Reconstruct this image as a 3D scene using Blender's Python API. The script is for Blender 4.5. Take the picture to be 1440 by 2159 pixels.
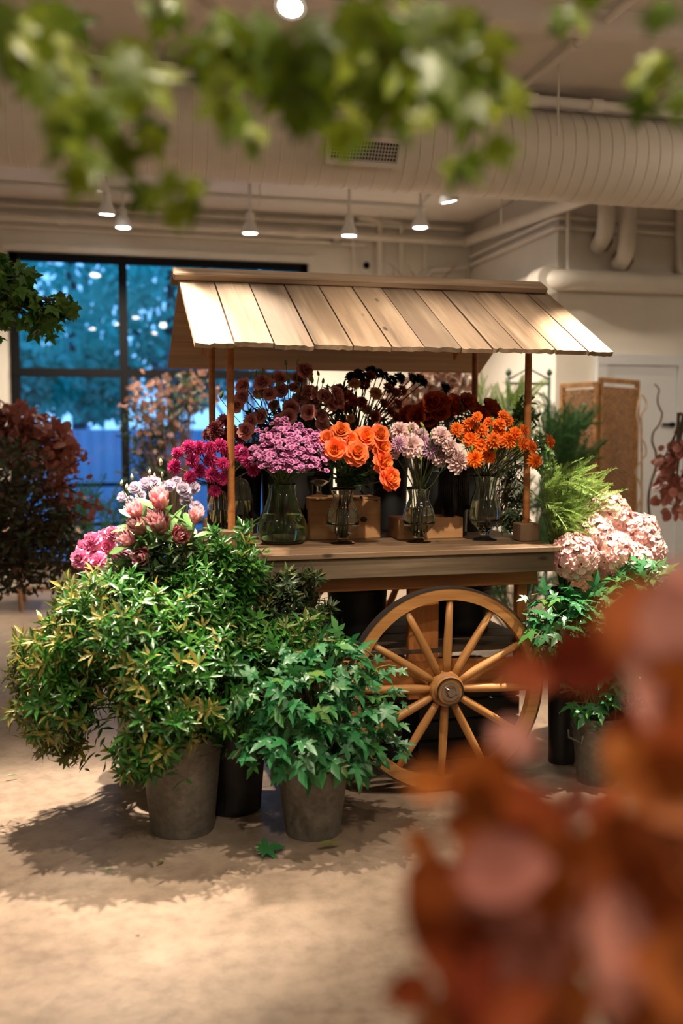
import bpy, bmesh, math
import numpy as np
from mathutils import Matrix, Vector

for o in list(bpy.data.objects): bpy.data.objects.remove(o)
scene = bpy.context.scene
C = scene.collection
PI = math.pi

# ------------------------------------------------------------------ camera
FPX, YAW, PIT, CAMH = 2100.0, math.radians(14.2), math.radians(4.57), 1.4
cam_d = bpy.data.cameras.new('camera'); cam = bpy.data.objects.new('camera', cam_d); C.objects.link(cam)
cam.location = (0, 0, CAMH); cam.rotation_euler = (PI/2 - PIT, 0, -YAW)
cam_d.sensor_fit = 'HORIZONTAL'; cam_d.sensor_width = 24.0; cam_d.lens = 24.0*FPX/1440.0
cam_d.clip_start = 0.05; cam_d.clip_end = 200
cam_d.dof.use_dof = True; cam_d.dof.focus_distance = 3.85; cam_d.dof.aperture_fstop = 1.4
scene.camera = cam
# ------------------------------------------------------------------ exposure
vs = scene.view_settings
vs.view_transform = 'Standard'; vs.look = 'None'; vs.gamma = 1.0; vs.use_curve_mapping = False
vs.exposure = 0.9
# ------------------------------------------------------------------ world: blue dusk sky
world = bpy.data.worlds.new('dusk_sky'); scene.world = world; world.use_nodes = True
wn = world.node_tree.nodes; wl = world.node_tree.links
wbg = wn['Background']
wtc = wn.new('ShaderNodeTexCoord'); wsep = wn.new('ShaderNodeSeparateXYZ'); wr = wn.new('ShaderNodeValToRGB')
wl.new(wtc.outputs['Generated'], wsep.inputs[0]); wl.new(wsep.outputs['Z'], wr.inputs[0])
wr.color_ramp.elements[0].position = 0.0; wr.color_ramp.elements[0].color = (0.22, 0.52, 1.0, 1)
wr.color_ramp.elements[1].position = 0.7; wr.color_ramp.elements[1].color = (0.06, 0.32, 0.90, 1)
wl.new(wr.outputs[0], wbg.inputs['Color']); wbg.inputs['Strength'].default_value = 1.3

# ------------------------------------------------------------------ camera geometry (photo pixels -> places)
_s, _c = math.sin(YAW), math.cos(YAW)
CF = np.array([_s*math.cos(PIT), _c*math.cos(PIT), -math.sin(PIT)]); CR = np.array([_c, -_s, 0.0]); CU = np.cross(CR, CF)
CO = np.array([0, 0, CAMH])
def ray(px, py): return CF + CR*(px-720)/FPX - CU*(py-1079.5)/FPX
def WY(px, py, Y): d = ray(px, py); return CO + d*Y/d[1]
def WZ(px, py, Z): d = ray(px, py); return CO + d*(Z-CAMH)/d[2]
def WD(px, py, D): return CO + ray(px, py)*D
def proj(p):
    d = np.asarray(p, float)-CO; z = d@CF
    return 720+FPX*(d@CR)/z, 1079.5-FPX*(d@CU)/z, z

# ------------------------------------------------------------------ lamps: spot list used by the track heads further down
WARM = (1.0, 0.83, 0.64)

# ================================================================== materials
MATS = {}
def srgb(r, g, b):
    f = lambda v: (v/255/12.92) if v/255 <= .04045 else ((v/255+.055)/1.055)**2.4
    return (f(r), f(g), f(b))
def newmat(name):
    m = bpy.data.materials.new(name); m.use_nodes = True; MATS[name] = m
    return m, m.node_tree.nodes, m.node_tree.links, m.node_tree.nodes['Principled BSDF']
def N(nodes, t, **kw):
    n = nodes.new('ShaderNode'+t)
    for k, v in kw.items():
        if k in n.inputs: n.inputs[k].default_value = v
        else: setattr(n, k, v)
    return n
def ramp(nodes, stops):
    r = nodes.new('ShaderNodeValToRGB'); e = r.color_ramp.elements
    while len(e) < len(stops): e.new(0.5)
    for el, (p, c) in zip(e, stops): el.position = p; el.color = (*c[:3], 1)
    return r
def mixc(nodes, links, fac, a, b, mode='MIX'):
    m = nodes.new('ShaderNodeMix'); m.data_type = 'RGBA'; m.blend_type = mode
    for sock, v in ((m.inputs[0], fac), (m.inputs[6], a), (m.inputs[7], b)):
        if hasattr(v, 'is_linked') or hasattr(v, 'links'): links.new(v, sock)
        elif isinstance(v, (int, float)): sock.default_value = v
        else: sock.default_value = (*v[:3], 1)
    return m.outputs[2]

def mat_plain(name, col, rough=.6, metal=0., noise=0., scale=8, bump=0.):
    m, n, l, p = newmat(name)
    p.inputs['Roughness'].default_value = rough; p.inputs['Metallic'].default_value = metal
    if noise or bump:
        tc = N(n, 'TexCoord'); nz = N(n, 'TexNoise', Scale=scale, Detail=5.0); l.new(tc.outputs['Object'], nz.inputs['Vector'])
        lo = tuple(c*(1-noise) for c in col); hi = tuple(min(1, c*(1+noise)) for c in col)
        r = ramp(n, [(.3, lo), (.7, hi)]); l.new(nz.outputs[0], r.inputs[0]); l.new(r.outputs[0], p.inputs['Base Color'])
        if bump:
            b = N(n, 'Bump', Strength=bump, Distance=.01); l.new(nz.outputs[0], b.inputs['Height']); l.new(b.outputs[0], p.inputs['Normal'])
    else: p.inputs['Base Color'].default_value = (*col, 1)
    return m

def mat_wood(name, dark, mid, light, rough=.65, grain=1.0, knots=True, var=.35, weather=None):
    m, n, l, p = newmat(name)
    tc = N(n, 'TexCoord'); oi = N(n, 'ObjectInfo')
    off = N(n, 'VectorMath', operation='MULTIPLY_ADD'); l.new(oi.outputs['Random'], off.inputs[0])
    off.inputs[1].default_value = (13.7, 7.3, 5.1); l.new(tc.outputs['Object'], off.inputs[2])
    mp = N(n, 'Mapping'); mp.inputs['Scale'].default_value = (1.2*grain, 22*grain, 22*grain); l.new(off.outputs[0], mp.inputs[0])
    n1 = N(n, 'TexNoise', Scale=1.6, Detail=7.0, Roughness=.62, Distortion=.6); l.new(mp.outputs[0], n1.inputs['Vector'])
    mp2 = N(n, 'Mapping'); mp2.inputs['Scale'].default_value = (2.2, 7, 7); l.new(off.outputs[0], mp2.inputs[0])
    n2 = N(n, 'TexNoise', Scale=1.1, Detail=4.0); l.new(mp2.outputs[0], n2.inputs['Vector'])
    r = ramp(n, [(.25, dark), (.5, mid), (.72, light)]); l.new(n1.outputs[0], r.inputs[0])
    col = r.outputs[0]
    if weather:
        r2 = ramp(n, [(.45, (0, 0, 0)), (.68, (1, 1, 1))]); l.new(n2.outputs[0], r2.inputs[0])
        col = mixc(n, l, r2.outputs[0], col, weather)
    if knots:
        vo = N(n, 'TexVoronoi', Scale=2.2); mk = N(n, 'Mapping'); mk.inputs['Scale'].default_value = (1.6, 4.2, 4.2)
        l.new(off.outputs[0], mk.inputs[0]); l.new(mk.outputs[0], vo.inputs['Vector'])
        rk = ramp(n, [(.05, (1, 1, 1)), (.11, (0, 0, 0))]); l.new(vo.outputs['Distance'], rk.inputs[0])
        col = mixc(n, l, rk.outputs[0], col, tuple(c*.35 for c in dark))
    hs = N(n, 'HueSaturation'); mr = N(n, 'MapRange'); l.new(oi.outputs['Random'], mr.inputs[0])
    mr.inputs[3].default_value = 1-var; mr.inputs[4].default_value = 1+var*.5; l.new(mr.outputs[0], hs.inputs['Value'])
    l.new(col, hs.inputs['Color']); l.new(hs.outputs[0], p.inputs['Base Color'])
    p.inputs['Roughness'].default_value = rough
    b = N(n, 'Bump', Strength=.35, Distance=.004); l.new(n1.outputs[0], b.inputs['Height']); l.new(b.outputs[0], p.inputs['Normal'])
    return m

def mat_leaf(name, stops, rough=.38, trans=.25, spec=.5):
    """colour varies leaf by leaf; some light passes through"""
    m, n, l, p = newmat(name)
    oi = N(n, 'ObjectInfo'); ge = N(n, 'NewGeometry')
    ad = N(n, 'Math', operation='ADD'); l.new(oi.outputs['Random'], ad.inputs[0]); l.new(ge.outputs['Random Per Island'], ad.inputs[1])
    fr = N(n, 'Math', operation='FRACT'); l.new(ad.outputs[0], fr.inputs[0])
    r = ramp(n, stops); l.new(fr.outputs[0], r.inputs[0])
    tc = N(n, 'TexCoord'); nz = N(n, 'TexNoise', Scale=9.0, Detail=3.0); l.new(tc.outputs['Object'], nz.inputs['Vector'])
    hs = N(n, 'HueSaturation'); mr = N(n, 'MapRange'); l.new(nz.outputs[0], mr.inputs[0]); mr.inputs[3].default_value = .7; mr.inputs[4].default_value = 1.3
    l.new(mr.outputs[0], hs.inputs['Value']); l.new(r.outputs[0], hs.inputs['Color'])
    l.new(hs.outputs[0], p.inputs['Base Color']); p.inputs['Roughness'].default_value = rough
    p.inputs['Specular IOR Level'].default_value = spec
    tr = N(n, 'BsdfTranslucent'); l.new(hs.outputs[0], tr.inputs['Color'])
    mx = N(n, 'MixShader'); mx.inputs[0].default_value = trans
    l.new(p.outputs[0], mx.inputs[1]); l.new(tr.outputs[0], mx.inputs[2]); l.new(mx.outputs[0], n['Material Output'].inputs[0])
    return m

def mat_petal(name='petal', trans=.25, rough=.55, var=.16):
    m, n, l, p = newmat(name)
    at = N(n, 'Attribute', attribute_name='Col'); oi = N(n, 'ObjectInfo')
    hs = N(n, 'HueSaturation'); mr = N(n, 'MapRange'); l.new(oi.outputs['Random'], mr.inputs[0]); mr.inputs[3].default_value = 1-var; mr.inputs[4].default_value = 1+var
    l.new(at.outputs['Color'], hs.inputs['Color']); l.new(mr.outputs[0], hs.inputs['Value'])
    l.new(hs.outputs[0], p.inputs['Base Color']); p.inputs['Roughness'].default_value = rough
    tr = N(n, 'BsdfTranslucent'); l.new(hs.outputs[0], tr.inputs['Color'])
    mx = N(n, 'MixShader'); mx.inputs[0].default_value = trans
    l.new(p.outputs[0], mx.inputs[1]); l.new(tr.outputs[0], mx.inputs[2]); l.new(mx.outputs[0], n['Material Output'].inputs[0])
    return m

def mat_glass(name, col, rough=0., ior=1.45):
    m, n, l, p = newmat(name)
    p.inputs['Base Color'].default_value = (*col, 1); p.inputs['Roughness'].default_value = rough
    p.inputs['Transmission Weight'].default_value = 1.0; p.inputs['IOR'].default_value = ior
    return m
def mat_emit(name, col, strength):
    m, n, l, p = newmat(name)
    p.inputs['Base Color'].default_value = (*col, 1); p.inputs['Emission Color'].default_value = (*col, 1); p.inputs['Emission Strength'].default_value = strength
    return m

def mat_concrete():
    m, n, l, p = newmat('concrete')
    tc = N(n, 'TexCoord')
    n1 = N(n, 'TexNoise', Scale=.9, Detail=9.0, Roughness=.62, Distortion=.4); n2 = N(n, 'TexNoise', Scale=14.0, Detail=6.0, Roughness=.7); n3 = N(n, 'TexNoise', Scale=70.0, Detail=3.0)
    for q in (n1, n2, n3): l.new(tc.outputs['Object'], q.inputs['Vector'])
    r1 = ramp(n, [(.3, (.15, .105, .074)), (.5, (.25, .185, .135)), (.72, (.34, .27, .21))]); l.new(n1.outputs[0], r1.inputs[0])
    r2 = ramp(n, [(.3, (.55, .52, .48)), (.55, (1, 1, 1)), (.75, (1.15, 1.1, 1.05))]); l.new(n2.outputs[0], r2.inputs[0])
    c = mixc(n, l, .75, r1.outputs[0], r2.outputs[0], 'MULTIPLY')
    vo = N(n, 'TexVoronoi', feature='DISTANCE_TO_EDGE', Scale=.55); wz = N(n, 'VectorMath', operation='MULTIPLY_ADD')
    l.new(n2.outputs[1] if len(n2.outputs) > 1 else n2.outputs[0], wz.inputs[0]); wz.inputs[1].default_value = (.12, .12, .0); l.new(tc.outputs['Object'], wz.inputs[2]); l.new(wz.outputs[0], vo.inputs['Vector'])
    rc = ramp(n, [(.0, (1, 1, 1)), (.006, (0, 0, 0))]); l.new(vo.outputs['Distance'], rc.inputs[0])
    cf = N(n, 'Math', operation='MULTIPLY'); l.new(rc.outputs[0], cf.inputs[0]); cf.inputs[1].default_value = .35
    c = mixc(n, l, cf.outputs[0], c, (.11, .07, .045))
    l.new(c, p.inputs['Base Color'])
    rr = N(n, 'MapRange'); l.new(n1.outputs[0], rr.inputs[0]); rr.inputs[3].default_value = .35; rr.inputs[4].default_value = .62; l.new(rr.outputs[0], p.inputs['Roughness'])
    b = N(n, 'Bump', Strength=.12, Distance=.01); l.new(n3.outputs[0], b.inputs['Height']); l.new(b.outputs[0], p.inputs['Normal'])
    return m
def mat_zinc():
    m, n, l, p = newmat('galvanised_zinc')
    tc = N(n, 'TexCoord'); vo = N(n, 'TexVoronoi', Scale=60.0); nz = N(n, 'TexNoise', Scale=22.0, Detail=8.0, Roughness=.7)
    l.new(tc.outputs['Object'], vo.inputs['Vector']); l.new(tc.outputs['Object'], nz.inputs['Vector'])
    r = ramp(n, [(.2, (.10, .09, .072)), (.55, (.175, .16, .135)), (.8, (.26, .24, .205))]); l.new(nz.outputs[0], r.inputs[0])
    r2 = ramp(n, [(0, (.82, .82, .82)), (1, (1.1, 1.1, 1.1))]); l.new(vo.outputs['Color'], r2.inputs[0])
    c = mixc(n, l, 1., r.outputs[0], r2.outputs[0], 'MULTIPLY'); l.new(c, p.inputs['Base Color'])
    p.inputs['Metallic'].default_value = .35; p.inputs['Roughness'].default_value = .55
    b = N(n, 'Bump', Strength=.25, Distance=.004); l.new(nz.outputs[0], b.inputs['Height']); l.new(b.outputs[0], p.inputs['Normal'])
    return m

CONC = mat_concrete(); ZINC = mat_zinc()
WALL = mat_plain('white_wall_paint', (.72, .68, .61), .8, noise=.06, scale=3, bump=.06)
CEIL = mat_plain('ceiling_paint', (.76, .71, .66), .85, noise=.05, scale=2)
PIPE = mat_plain('painted_pipe', (.74, .70, .63), .5, noise=.05, scale=6)
DUCT = mat_plain('painted_duct', (.76, .70, .61), .55, noise=.04, scale=4)
WHITE = mat_plain('white_enamel', (.72, .72, .70), .4)
DOORW = mat_plain('door_paint', (.62, .64, .66), .5)
BLACKM = mat_plain('black_metal', (.005, .005, .006), .75); BLACKM.node_tree.nodes['Principled BSDF'].inputs['Specular IOR Level'].default_value = .15
VENTSHADE = mat_plain('painted_vent_shade', (.006, .005, .004), .9)
GREENM = mat_plain('green_iron', (.03, .075, .055), .5)
ROOFW = mat_wood('roof_boards', (.11, .07, .042), (.32, .215, .135), (.49, .365, .25), .7, .55, True, .42, weather=(.30, .20, .125))
BACKW = mat_wood('back_roof_sheet', (.24, .125, .055), (.38, .22, .105), (.48, .30, .16), .6, .35, False, .1)
PINE = mat_wood('orange_pine', (.26, .085, .020), (.42, .155, .038), (.52, .22, .065), .5, .8, False, .15)
WHEELW = mat_wood('wheel_wood', (.30, .125, .032), (.46, .215, .065), (.55, .29, .10), .45, .9, False, .12)
FASC = mat_wood('weathered_fascia', (.06, .038, .021), (.125, .085, .048), (.18, .13, .08), .7, .7, True, .1)
TABLEW = mat_wood('table_boards', (.10, .055, .028), (.175, .105, .056), (.25, .16, .09), .6, .7, True, .2)
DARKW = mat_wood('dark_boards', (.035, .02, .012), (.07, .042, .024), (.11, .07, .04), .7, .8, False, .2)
CRATEW = mat_wood('crate_pine', (.30, .14, .052), (.42, .215, .085), (.50, .28, .125), .6, .6, False, .1)
KNOT = mat_plain('knot_wood', (.035, .014, .006), .6)
STANDW = mat_wood('stand_wood', (.20, .10, .045), (.33, .18, .085), (.42, .25, .13), .6, .7, False, .1)
TYRE = mat_plain('iron_tyre', (.03, .022, .018), .6, noise=.3, scale=12)
STEEL = mat_plain('steel', (.55, .52, .48), .3, metal=1.)
WICKER = mat_plain('wicker', (.30, .145, .048), .65, noise=.35, scale=25, bump=.2)
GLASS = mat_glass('vase_glass', (.93, .97, .93)); GLASSG = mat_glass('green_tinted_glass', (.72, .90, .66))
SMOKE = mat_glass('smoked_glass', (.30, .30, .29)); WATER = mat_glass('water', (.86, .93, .78), 0, 1.33)
PANE = mat_glass('window_glass', (.90, .97, 1.0), 0, 1.45)
BULB = mat_emit('lamp_bulb', (1.0, .93, .80), 22)
PETAL = mat_petal()
STEM = mat_plain('green_stem', (.075, .13, .03), .5)
TWIG = mat_plain('brown_twig', (.10, .06, .035), .8, noise=.2, scale=30)
PALET = mat_plain('dried_twig', (.42, .31, .21), .8, noise=.2, scale=30)
L_BUSH = mat_leaf('bush_leaf', [(0, (.016, .090, .010)), (.35, (.026, .14, .016)), (.65, (.045, .19, .022)), (.85, (.085, .21, .026)), (1, (.026, .11, .015))], .30, .2, .6)
L_YOUNG = mat_leaf('young_leaf', [(0, (.38, .30, .055)), (.4, (.30, .26, .05)), (.7, (.24, .27, .06)), (1, (.42, .36, .12))], .4, .3)
L_OLIVE = mat_leaf('olive_leaf', [(0, (.12, .15, .03)), (.5, (.18, .19, .045)), (1, (.07, .12, .025))], .4, .25)
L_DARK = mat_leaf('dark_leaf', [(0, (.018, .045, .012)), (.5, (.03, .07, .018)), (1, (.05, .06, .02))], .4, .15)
L_IVY = mat_leaf('ivy_leaf', [(0, (.022, .155, .045)), (.4, (.04, .21, .07)), (.7, (.035, .18, .05)), (.92, (.07, .25, .06)), (1, (.12, .22, .04))], .33, .22, .6)
L_MAPLE = mat_leaf('maple_leaf', [(0, (.06, .11, .006)), (.35, (.14, .21, .010)), (.75, (.28, .34, .02)), (1, (.05, .085, .006))], .35, .45)
L_MAPLED = mat_leaf('maple_leaf_far', [(0, (.04, .12, .012)), (.5, (.07, .18, .02)), (1, (.12, .22, .03))], .4, .3)
L_RED = mat_leaf('russet_leaf', [(0, (.22, .03, .014)), (.25, (.34, .075, .018)), (.5, (.44, .13, .022)), (.75, (.26, .04, .02)), (1, (.50, .18, .03))], .45, .35, .3)
L_PINK = mat_leaf('pinkish_leaf', [(0, (.42, .16, .12)), (.5, (.50, .22, .17)), (1, (.38, .13, .10))], .35, .25)
L_RUST = mat_leaf('rust_leaf', [(0, (.24, .06, .045)), (.5, (.34, .11, .085)), (1, (.28, .085, .05))], .5, .25)
L_PEACH = mat_leaf('peach_leaf', [(0, (.52, .27, .17)), (.5, (.42, .22, .15)), (1, (.30, .20, .17))], .5, .3)
L_PEACH2 = mat_leaf('dusky_peach_leaf', [(0, (.36, .17, .11)), (.5, (.26, .14, .105)), (1, (.20, .13, .12))], .5, .3)
L_BROWN = mat_leaf('brown_green_leaf', [(0, (.06, .04, .02)), (.4, (.045, .055, .022)), (.7, (.035, .065, .022)), (1, (.10, .035, .022))], .5, .2)
L_PLUME = mat_leaf('plume_needle', [(0, (.14, .26, .05)), (.5, (.22, .36, .07)), (1, (.32, .42, .13))], .5, .35)
L_CONIF = mat_leaf('conifer_needle', [(0, (.03, .10, .035)), (.5, (.05, .15, .045)), (1, (.08, .20, .05))], .5, .25)
L_FERN = mat_leaf('fern_leaf', [(0, (.03, .12, .05)), (.5, (.05, .17, .07)), (1, (.06, .2, .06))], .5, .3)
L_OUT = mat_leaf('outdoor_leaf', [(0, (.05, .42, .36)), (.5, (.09, .60, .48)), (1, (.18, .72, .56))], .6, .5)  # teal puts the blue dusk light into the leaf colour
L_OUTP = mat_leaf('outdoor_plum_leaf', [(0, (.22, .13, .16)), (.5, (.30, .2, .2)), (1, (.12, .18, .16))], .6, .35)
L_PROT = mat_leaf('protea_leaf', [(0, (.06, .17, .04)), (.5, (.10, .22, .06)), (1, (.16, .27, .10))], .4, .2)
L_ROSE = mat_leaf('rose_leaf', [(0, (.018, .06, .016)), (.5, (.03, .09, .022)), (1, (.05, .12, .03))], .4, .2)
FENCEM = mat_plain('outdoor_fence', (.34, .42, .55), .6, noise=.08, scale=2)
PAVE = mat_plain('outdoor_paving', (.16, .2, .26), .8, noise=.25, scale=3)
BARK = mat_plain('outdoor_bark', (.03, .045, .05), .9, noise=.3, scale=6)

# ================================================================== mesh helpers
class MB:
    def __init__(s): s.v = []; s.f = []; s.n = 0
    def add(s, v, f):
        v = np.asarray(v, float).reshape(-1, 3); s.v.append(v); s.f.extend([tuple(i+s.n for i in q) for q in f]); s.n += len(v); return s
    def box(s, lo, hi):
        (a, b, c), (d, e, g) = lo, hi
        return s.add([(a,b,c),(d,b,c),(d,e,c),(a,e,c),(a,b,g),(d,b,g),(d,e,g),(a,e,g)], [(0,3,2,1),(4,5,6,7),(0,1,5,4),(1,2,6,5),(2,3,7,6),(3,0,4,7)])
    def tube(s, pts, rad, n=8, cap=True):
        pts = [np.asarray(p, float) for p in pts]; k = len(pts)
        rad = [rad]*k if np.isscalar(rad) else rad
        ref = None; V = []
        for i, p in enumerate(pts):
            t = pts[min(i+1, k-1)]-pts[max(i-1, 0)]; t = t/(np.linalg.norm(t)+1e-12)
            if ref is None: ref = np.cross(t, (0, 0, 1.) if abs(t[2]) < .9 else (1., 0, 0))
            ref = ref - t*(ref@t); ref = ref/(np.linalg.norm(ref)+1e-12); b = np.cross(t, ref)
            for j in range(n):
                a = 2*PI*j/n; V.append(p+rad[i]*(math.cos(a)*ref+math.sin(a)*b))
        Fs = [(i*n+j, i*n+(j+1) % n, (i+1)*n+(j+1) % n, (i+1)*n+j) for i in range(k-1) for j in range(n)]
        if cap: Fs += [tuple(range(n-1, -1, -1)), tuple((k-1)*n+j for j in range(n))]
        return s.add(V, Fs)
    def lathe(s, prof, n=32, M=None, closed=False):
        V = []; k = len(prof)
        for r, z in prof:
            for j in range(n): a = 2*PI*j/n; V.append((r*math.cos(a), r*math.sin(a), z))
        Fs = [(i*n+j, i*n+(j+1) % n, (i+1)*n+(j+1) % n, (i+1)*n+j) for i in range(k-1) for j in range(n)]
        if closed: Fs += [((k-1)*n+j, (k-1)*n+(j+1) % n, (j+1) % n, j) for j in range(n)]
        else:
            if prof[0][0] > 1e-6: Fs.append(tuple(range(n-1, -1, -1)))
            if prof[-1][0] > 1e-6: Fs.append(tuple((k-1)*n+j for j in range(n)))
        V = np.array(V)
        if M is not None: M = np.array(M); V = V@M[:3, :3].T+M[:3, 3]
        return s.add(V, Fs)
    def verts(s): return np.concatenate(s.v) if s.v else np.zeros((0, 3))

def mk_mesh(name, v, f, mat, smooth=True, col=None):
    me = bpy.data.meshes.new(name); me.from_pydata([tuple(p) for p in np.asarray(v)], [], f)
    if smooth: me.polygons.foreach_set('use_smooth', [True]*len(me.polygons))
    if mat: me.materials.append(mat)
    if col is not None:
        ca = me.color_attributes.new('Col', 'FLOAT_COLOR', 'POINT')
        cc = np.ones((len(v), 4), np.float32); cc[:, :3] = col; ca.data.foreach_set('color', cc.ravel())
    me.update(); return me

WM = {}
def link(o, parent, M):
    C.objects.link(o); M = Matrix(M) if not isinstance(M, Matrix) else M
    WM[o] = M
    if parent is not None: o.parent = parent; o.matrix_local = WM[parent].inverted() @ M
    else: o.matrix_world = M
    return o
def tag(o, label=None, cat=None, group=None, kind=None):
    if label: o['label'] = label
    if cat: o['category'] = cat
    if group: o['group'] = group
    if kind: o['kind'] = kind
    return o
def thing(name, label, cat, loc, group=None):
    o = bpy.data.objects.new(name, None); o.empty_display_size = .05
    link(o, None, Matrix.Translation(Vector(loc))); return tag(o, label, cat, group)
def put(name, me, parent, M): return link(bpy.data.objects.new(name, me), parent, M)
def build(name, mb, mat, parent=None, smooth=True, base=False, autos=None):
    """mesh authored in world coordinates, origin moved to its middle (or base)"""
    v = mb.verts(); lo, hi = v.min(0), v.max(0); c = (lo+hi)/2
    if base: c[2] = lo[2]
    me = mk_mesh(name, v-c, mb.f, mat, smooth)
    if autos:
        me.set_sharp_from_angle(angle=math.radians(autos))
    return put(name, me, parent, Matrix.Translation(Vector(c)))
def unit(v): v = np.asarray(v, float); return v/(np.linalg.norm(v)+1e-12)
def frame(pos, y, z, s=1.):
    """matrix with local Y along y and local Z close to z"""
    y = unit(y); x = np.cross(y, z); 
    if np.linalg.norm(x) < 1e-5: x = np.cross(y, (1, .3, .2))
    x = unit(x); z = np.cross(x, y); M = np.eye(4); s = np.ones(3)*s
    M[:3, 0] = x*s[0]; M[:3, 1] = y*s[1]; M[:3, 2] = z*s[2]; M[:3, 3] = pos; return M
def frame_z(pos, z, s=1., roll=0.):
    z = unit(z); ref = np.array((math.cos(roll), math.sin(roll), .123)); x = unit(ref - z*(ref@z)); y = np.cross(z, x); M = np.eye(4)
    M[:3, 0] = x*s; M[:3, 1] = y*s; M[:3, 2] = z*s; M[:3, 3] = pos; return M
def npM(M): return Matrix([list(map(float, r)) for r in M])

def board(name, parent, p0, p1, width, thick, normal, mat, bev=.003):
    """a bevelled plank: local X runs along its length, Z is its face normal"""
    p0, p1 = np.asarray(p0, float), np.asarray(p1, float); L = np.linalg.norm(p1-p0)
    x = unit(p1-p0); z = np.asarray(normal, float); z = unit(z-x*(z@x)); y = np.cross(z, x)
    bm = bmesh.new(); bmesh.ops.create_cube(bm, size=1)
    for v in bm.verts: v.co = (v.co.x*L, v.co.y*width, v.co.z*thick)
    if bev: bmesh.ops.bevel(bm, geom=bm.edges[:], offset=min(bev, thick*.3), segments=1, affect='EDGES')
    me = bpy.data.meshes.new(name); bm.to_mesh(me); bm.free(); me.materials.append(mat)
    M = np.eye(4); M[:3, 0] = x; M[:3, 1] = y; M[:3, 2] = z; M[:3, 3] = (p0+p1)/2
    return put(name, me, parent, npM(M))
def bez(p0, p1, p2, n=6):
    p0, p1, p2 = map(np.asarray, (p0, p1, p2)); return [(1-t)**2*p0+2*t*(1-t)*p1+t*t*p2 for t in np.linspace(0, 1, n)]
def struct(o, label=None): o['kind'] = 'structure'; (label and o.__setitem__('label', label)); return o

ORD = 'first second third fourth fifth sixth seventh eighth ninth tenth eleventh twelfth thirteenth fourteenth fifteenth sixteenth seventeenth eighteenth nineteenth twentieth'.split()
def label_rows(items, what, where, rows=('upper', 'lower')):
    """items: (object, px, py).  Name each by its row and its place from the left."""
    items = sorted(items, key=lambda t: t[2]); k = len(rows); n = len(items); i = 0
    for r in range(k):
        m = (n-i)//(k-r) if r < k-1 else n-i
        row = sorted(items[i:i+m], key=lambda t: t[1]); i += m
        for j, (o, a, b) in enumerate(row):
            pos = 'leftmost' if j == 0 else ('rightmost' if j == len(row)-1 else ORD[j]+' from left')
            o['label'] = f'{what}, {pos} in {rows[r]+" row " if rows[r] else ""}{where}'.replace('  ', ' ')

# ================================================================== leaf and petal shapes
def leaf_strip(profile, w, curl=.25, fold=.25, n=4, wave=0.):
    """leaf of length 1 along Y: profile gives half-width along the length"""
    V = []; F = []
    for i in range(n+1):
        t = i/n; h = np.interp(t, np.linspace(0, 1, len(profile)), profile)*w; z = -curl*t*t + wave*math.sin(7*t)
        V += [(-h, t, z+fold*h), (0, t, z), (h, t, z+fold*h)]
    for i in range(n):
        a = 3*i; F += [(a, a+1, a+4, a+3), (a+1, a+2, a+5, a+4)]
    return np.array(V), F
LANCE = ([.06, .5, .9, 1, .8, .45, .02], .125)
def leaf_star(lobes, droop=.22, notch=.40, side=.5):
    """lobes: (angle from +Y in degrees, length); base of the blade at the origin"""
    ctr = np.array([0, .28, .03]); V = [ctr]; k = len(lobes); ring = []
    for i, (a, L) in enumerate(lobes):
        ar = math.radians(a); d = np.array([math.sin(ar), math.cos(ar), 0]); p = np.array([d[1], -d[0], 0])
        o = np.array([0, .28, 0.])
        for q in (o+d*L*side-p*L*.21, o+d*L, o+d*L*side+p*L*.21):
            ring.append(np.array([q[0], q[1], -droop*((q-o)@(q-o))*1.2]))
        ring[-3][2] += .04; ring[-1][2] += .04
        if i < k-1:
            b = math.radians((a+lobes[i+1][0])/2); r = notch*(L+lobes[i+1][1])/2*.8; ring.append(np.array([math.sin(b)*r, .28+math.cos(b)*r, -.03]))
    ring.append(np.array([0, .0, 0.])); 
    # midrib points keep each lobe folded
    V += ring; m = len(ring); F = [(0, 1+i, 1+(i+1) % m) for i in range(m)]
    F = [(a, c, b) for a, b, c in F]
    return np.array(V), F
IVY5 = [(-128, .36), (-66, .50), (0, .72), (66, .50), (128, .36)]
MAPLE5 = [(-118, .40), (-58, .62), (-29, .42), (0, .74), (29, .42), (58, .62), (118, .40)]

vL, fL = leaf_strip(*LANCE, curl=.18, fold=.35, n=4)
vO, fO = leaf_strip([.08, .6, .92, 1, .93, .7, .05], .33, curl=.15, fold=.18, n=5)
vOB, fOB = leaf_strip([.05, .45, .8, .97, 1, .93, .72, .04], .36, curl=.22, fold=.22, n=10, wave=.025)
vIV, fIV = leaf_star(IVY5); vMP, fMP = leaf_star(MAPLE5, .18, .55, .55)
vPR, fPR = leaf_strip([.25, .6, .85, 1, 1, .8, .1], .19, curl=.10, fold=.2, n=5)
vSM, fSM = leaf_strip([.1, .9, 1, .05], .28, curl=.12, fold=.25, n=2)

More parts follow.
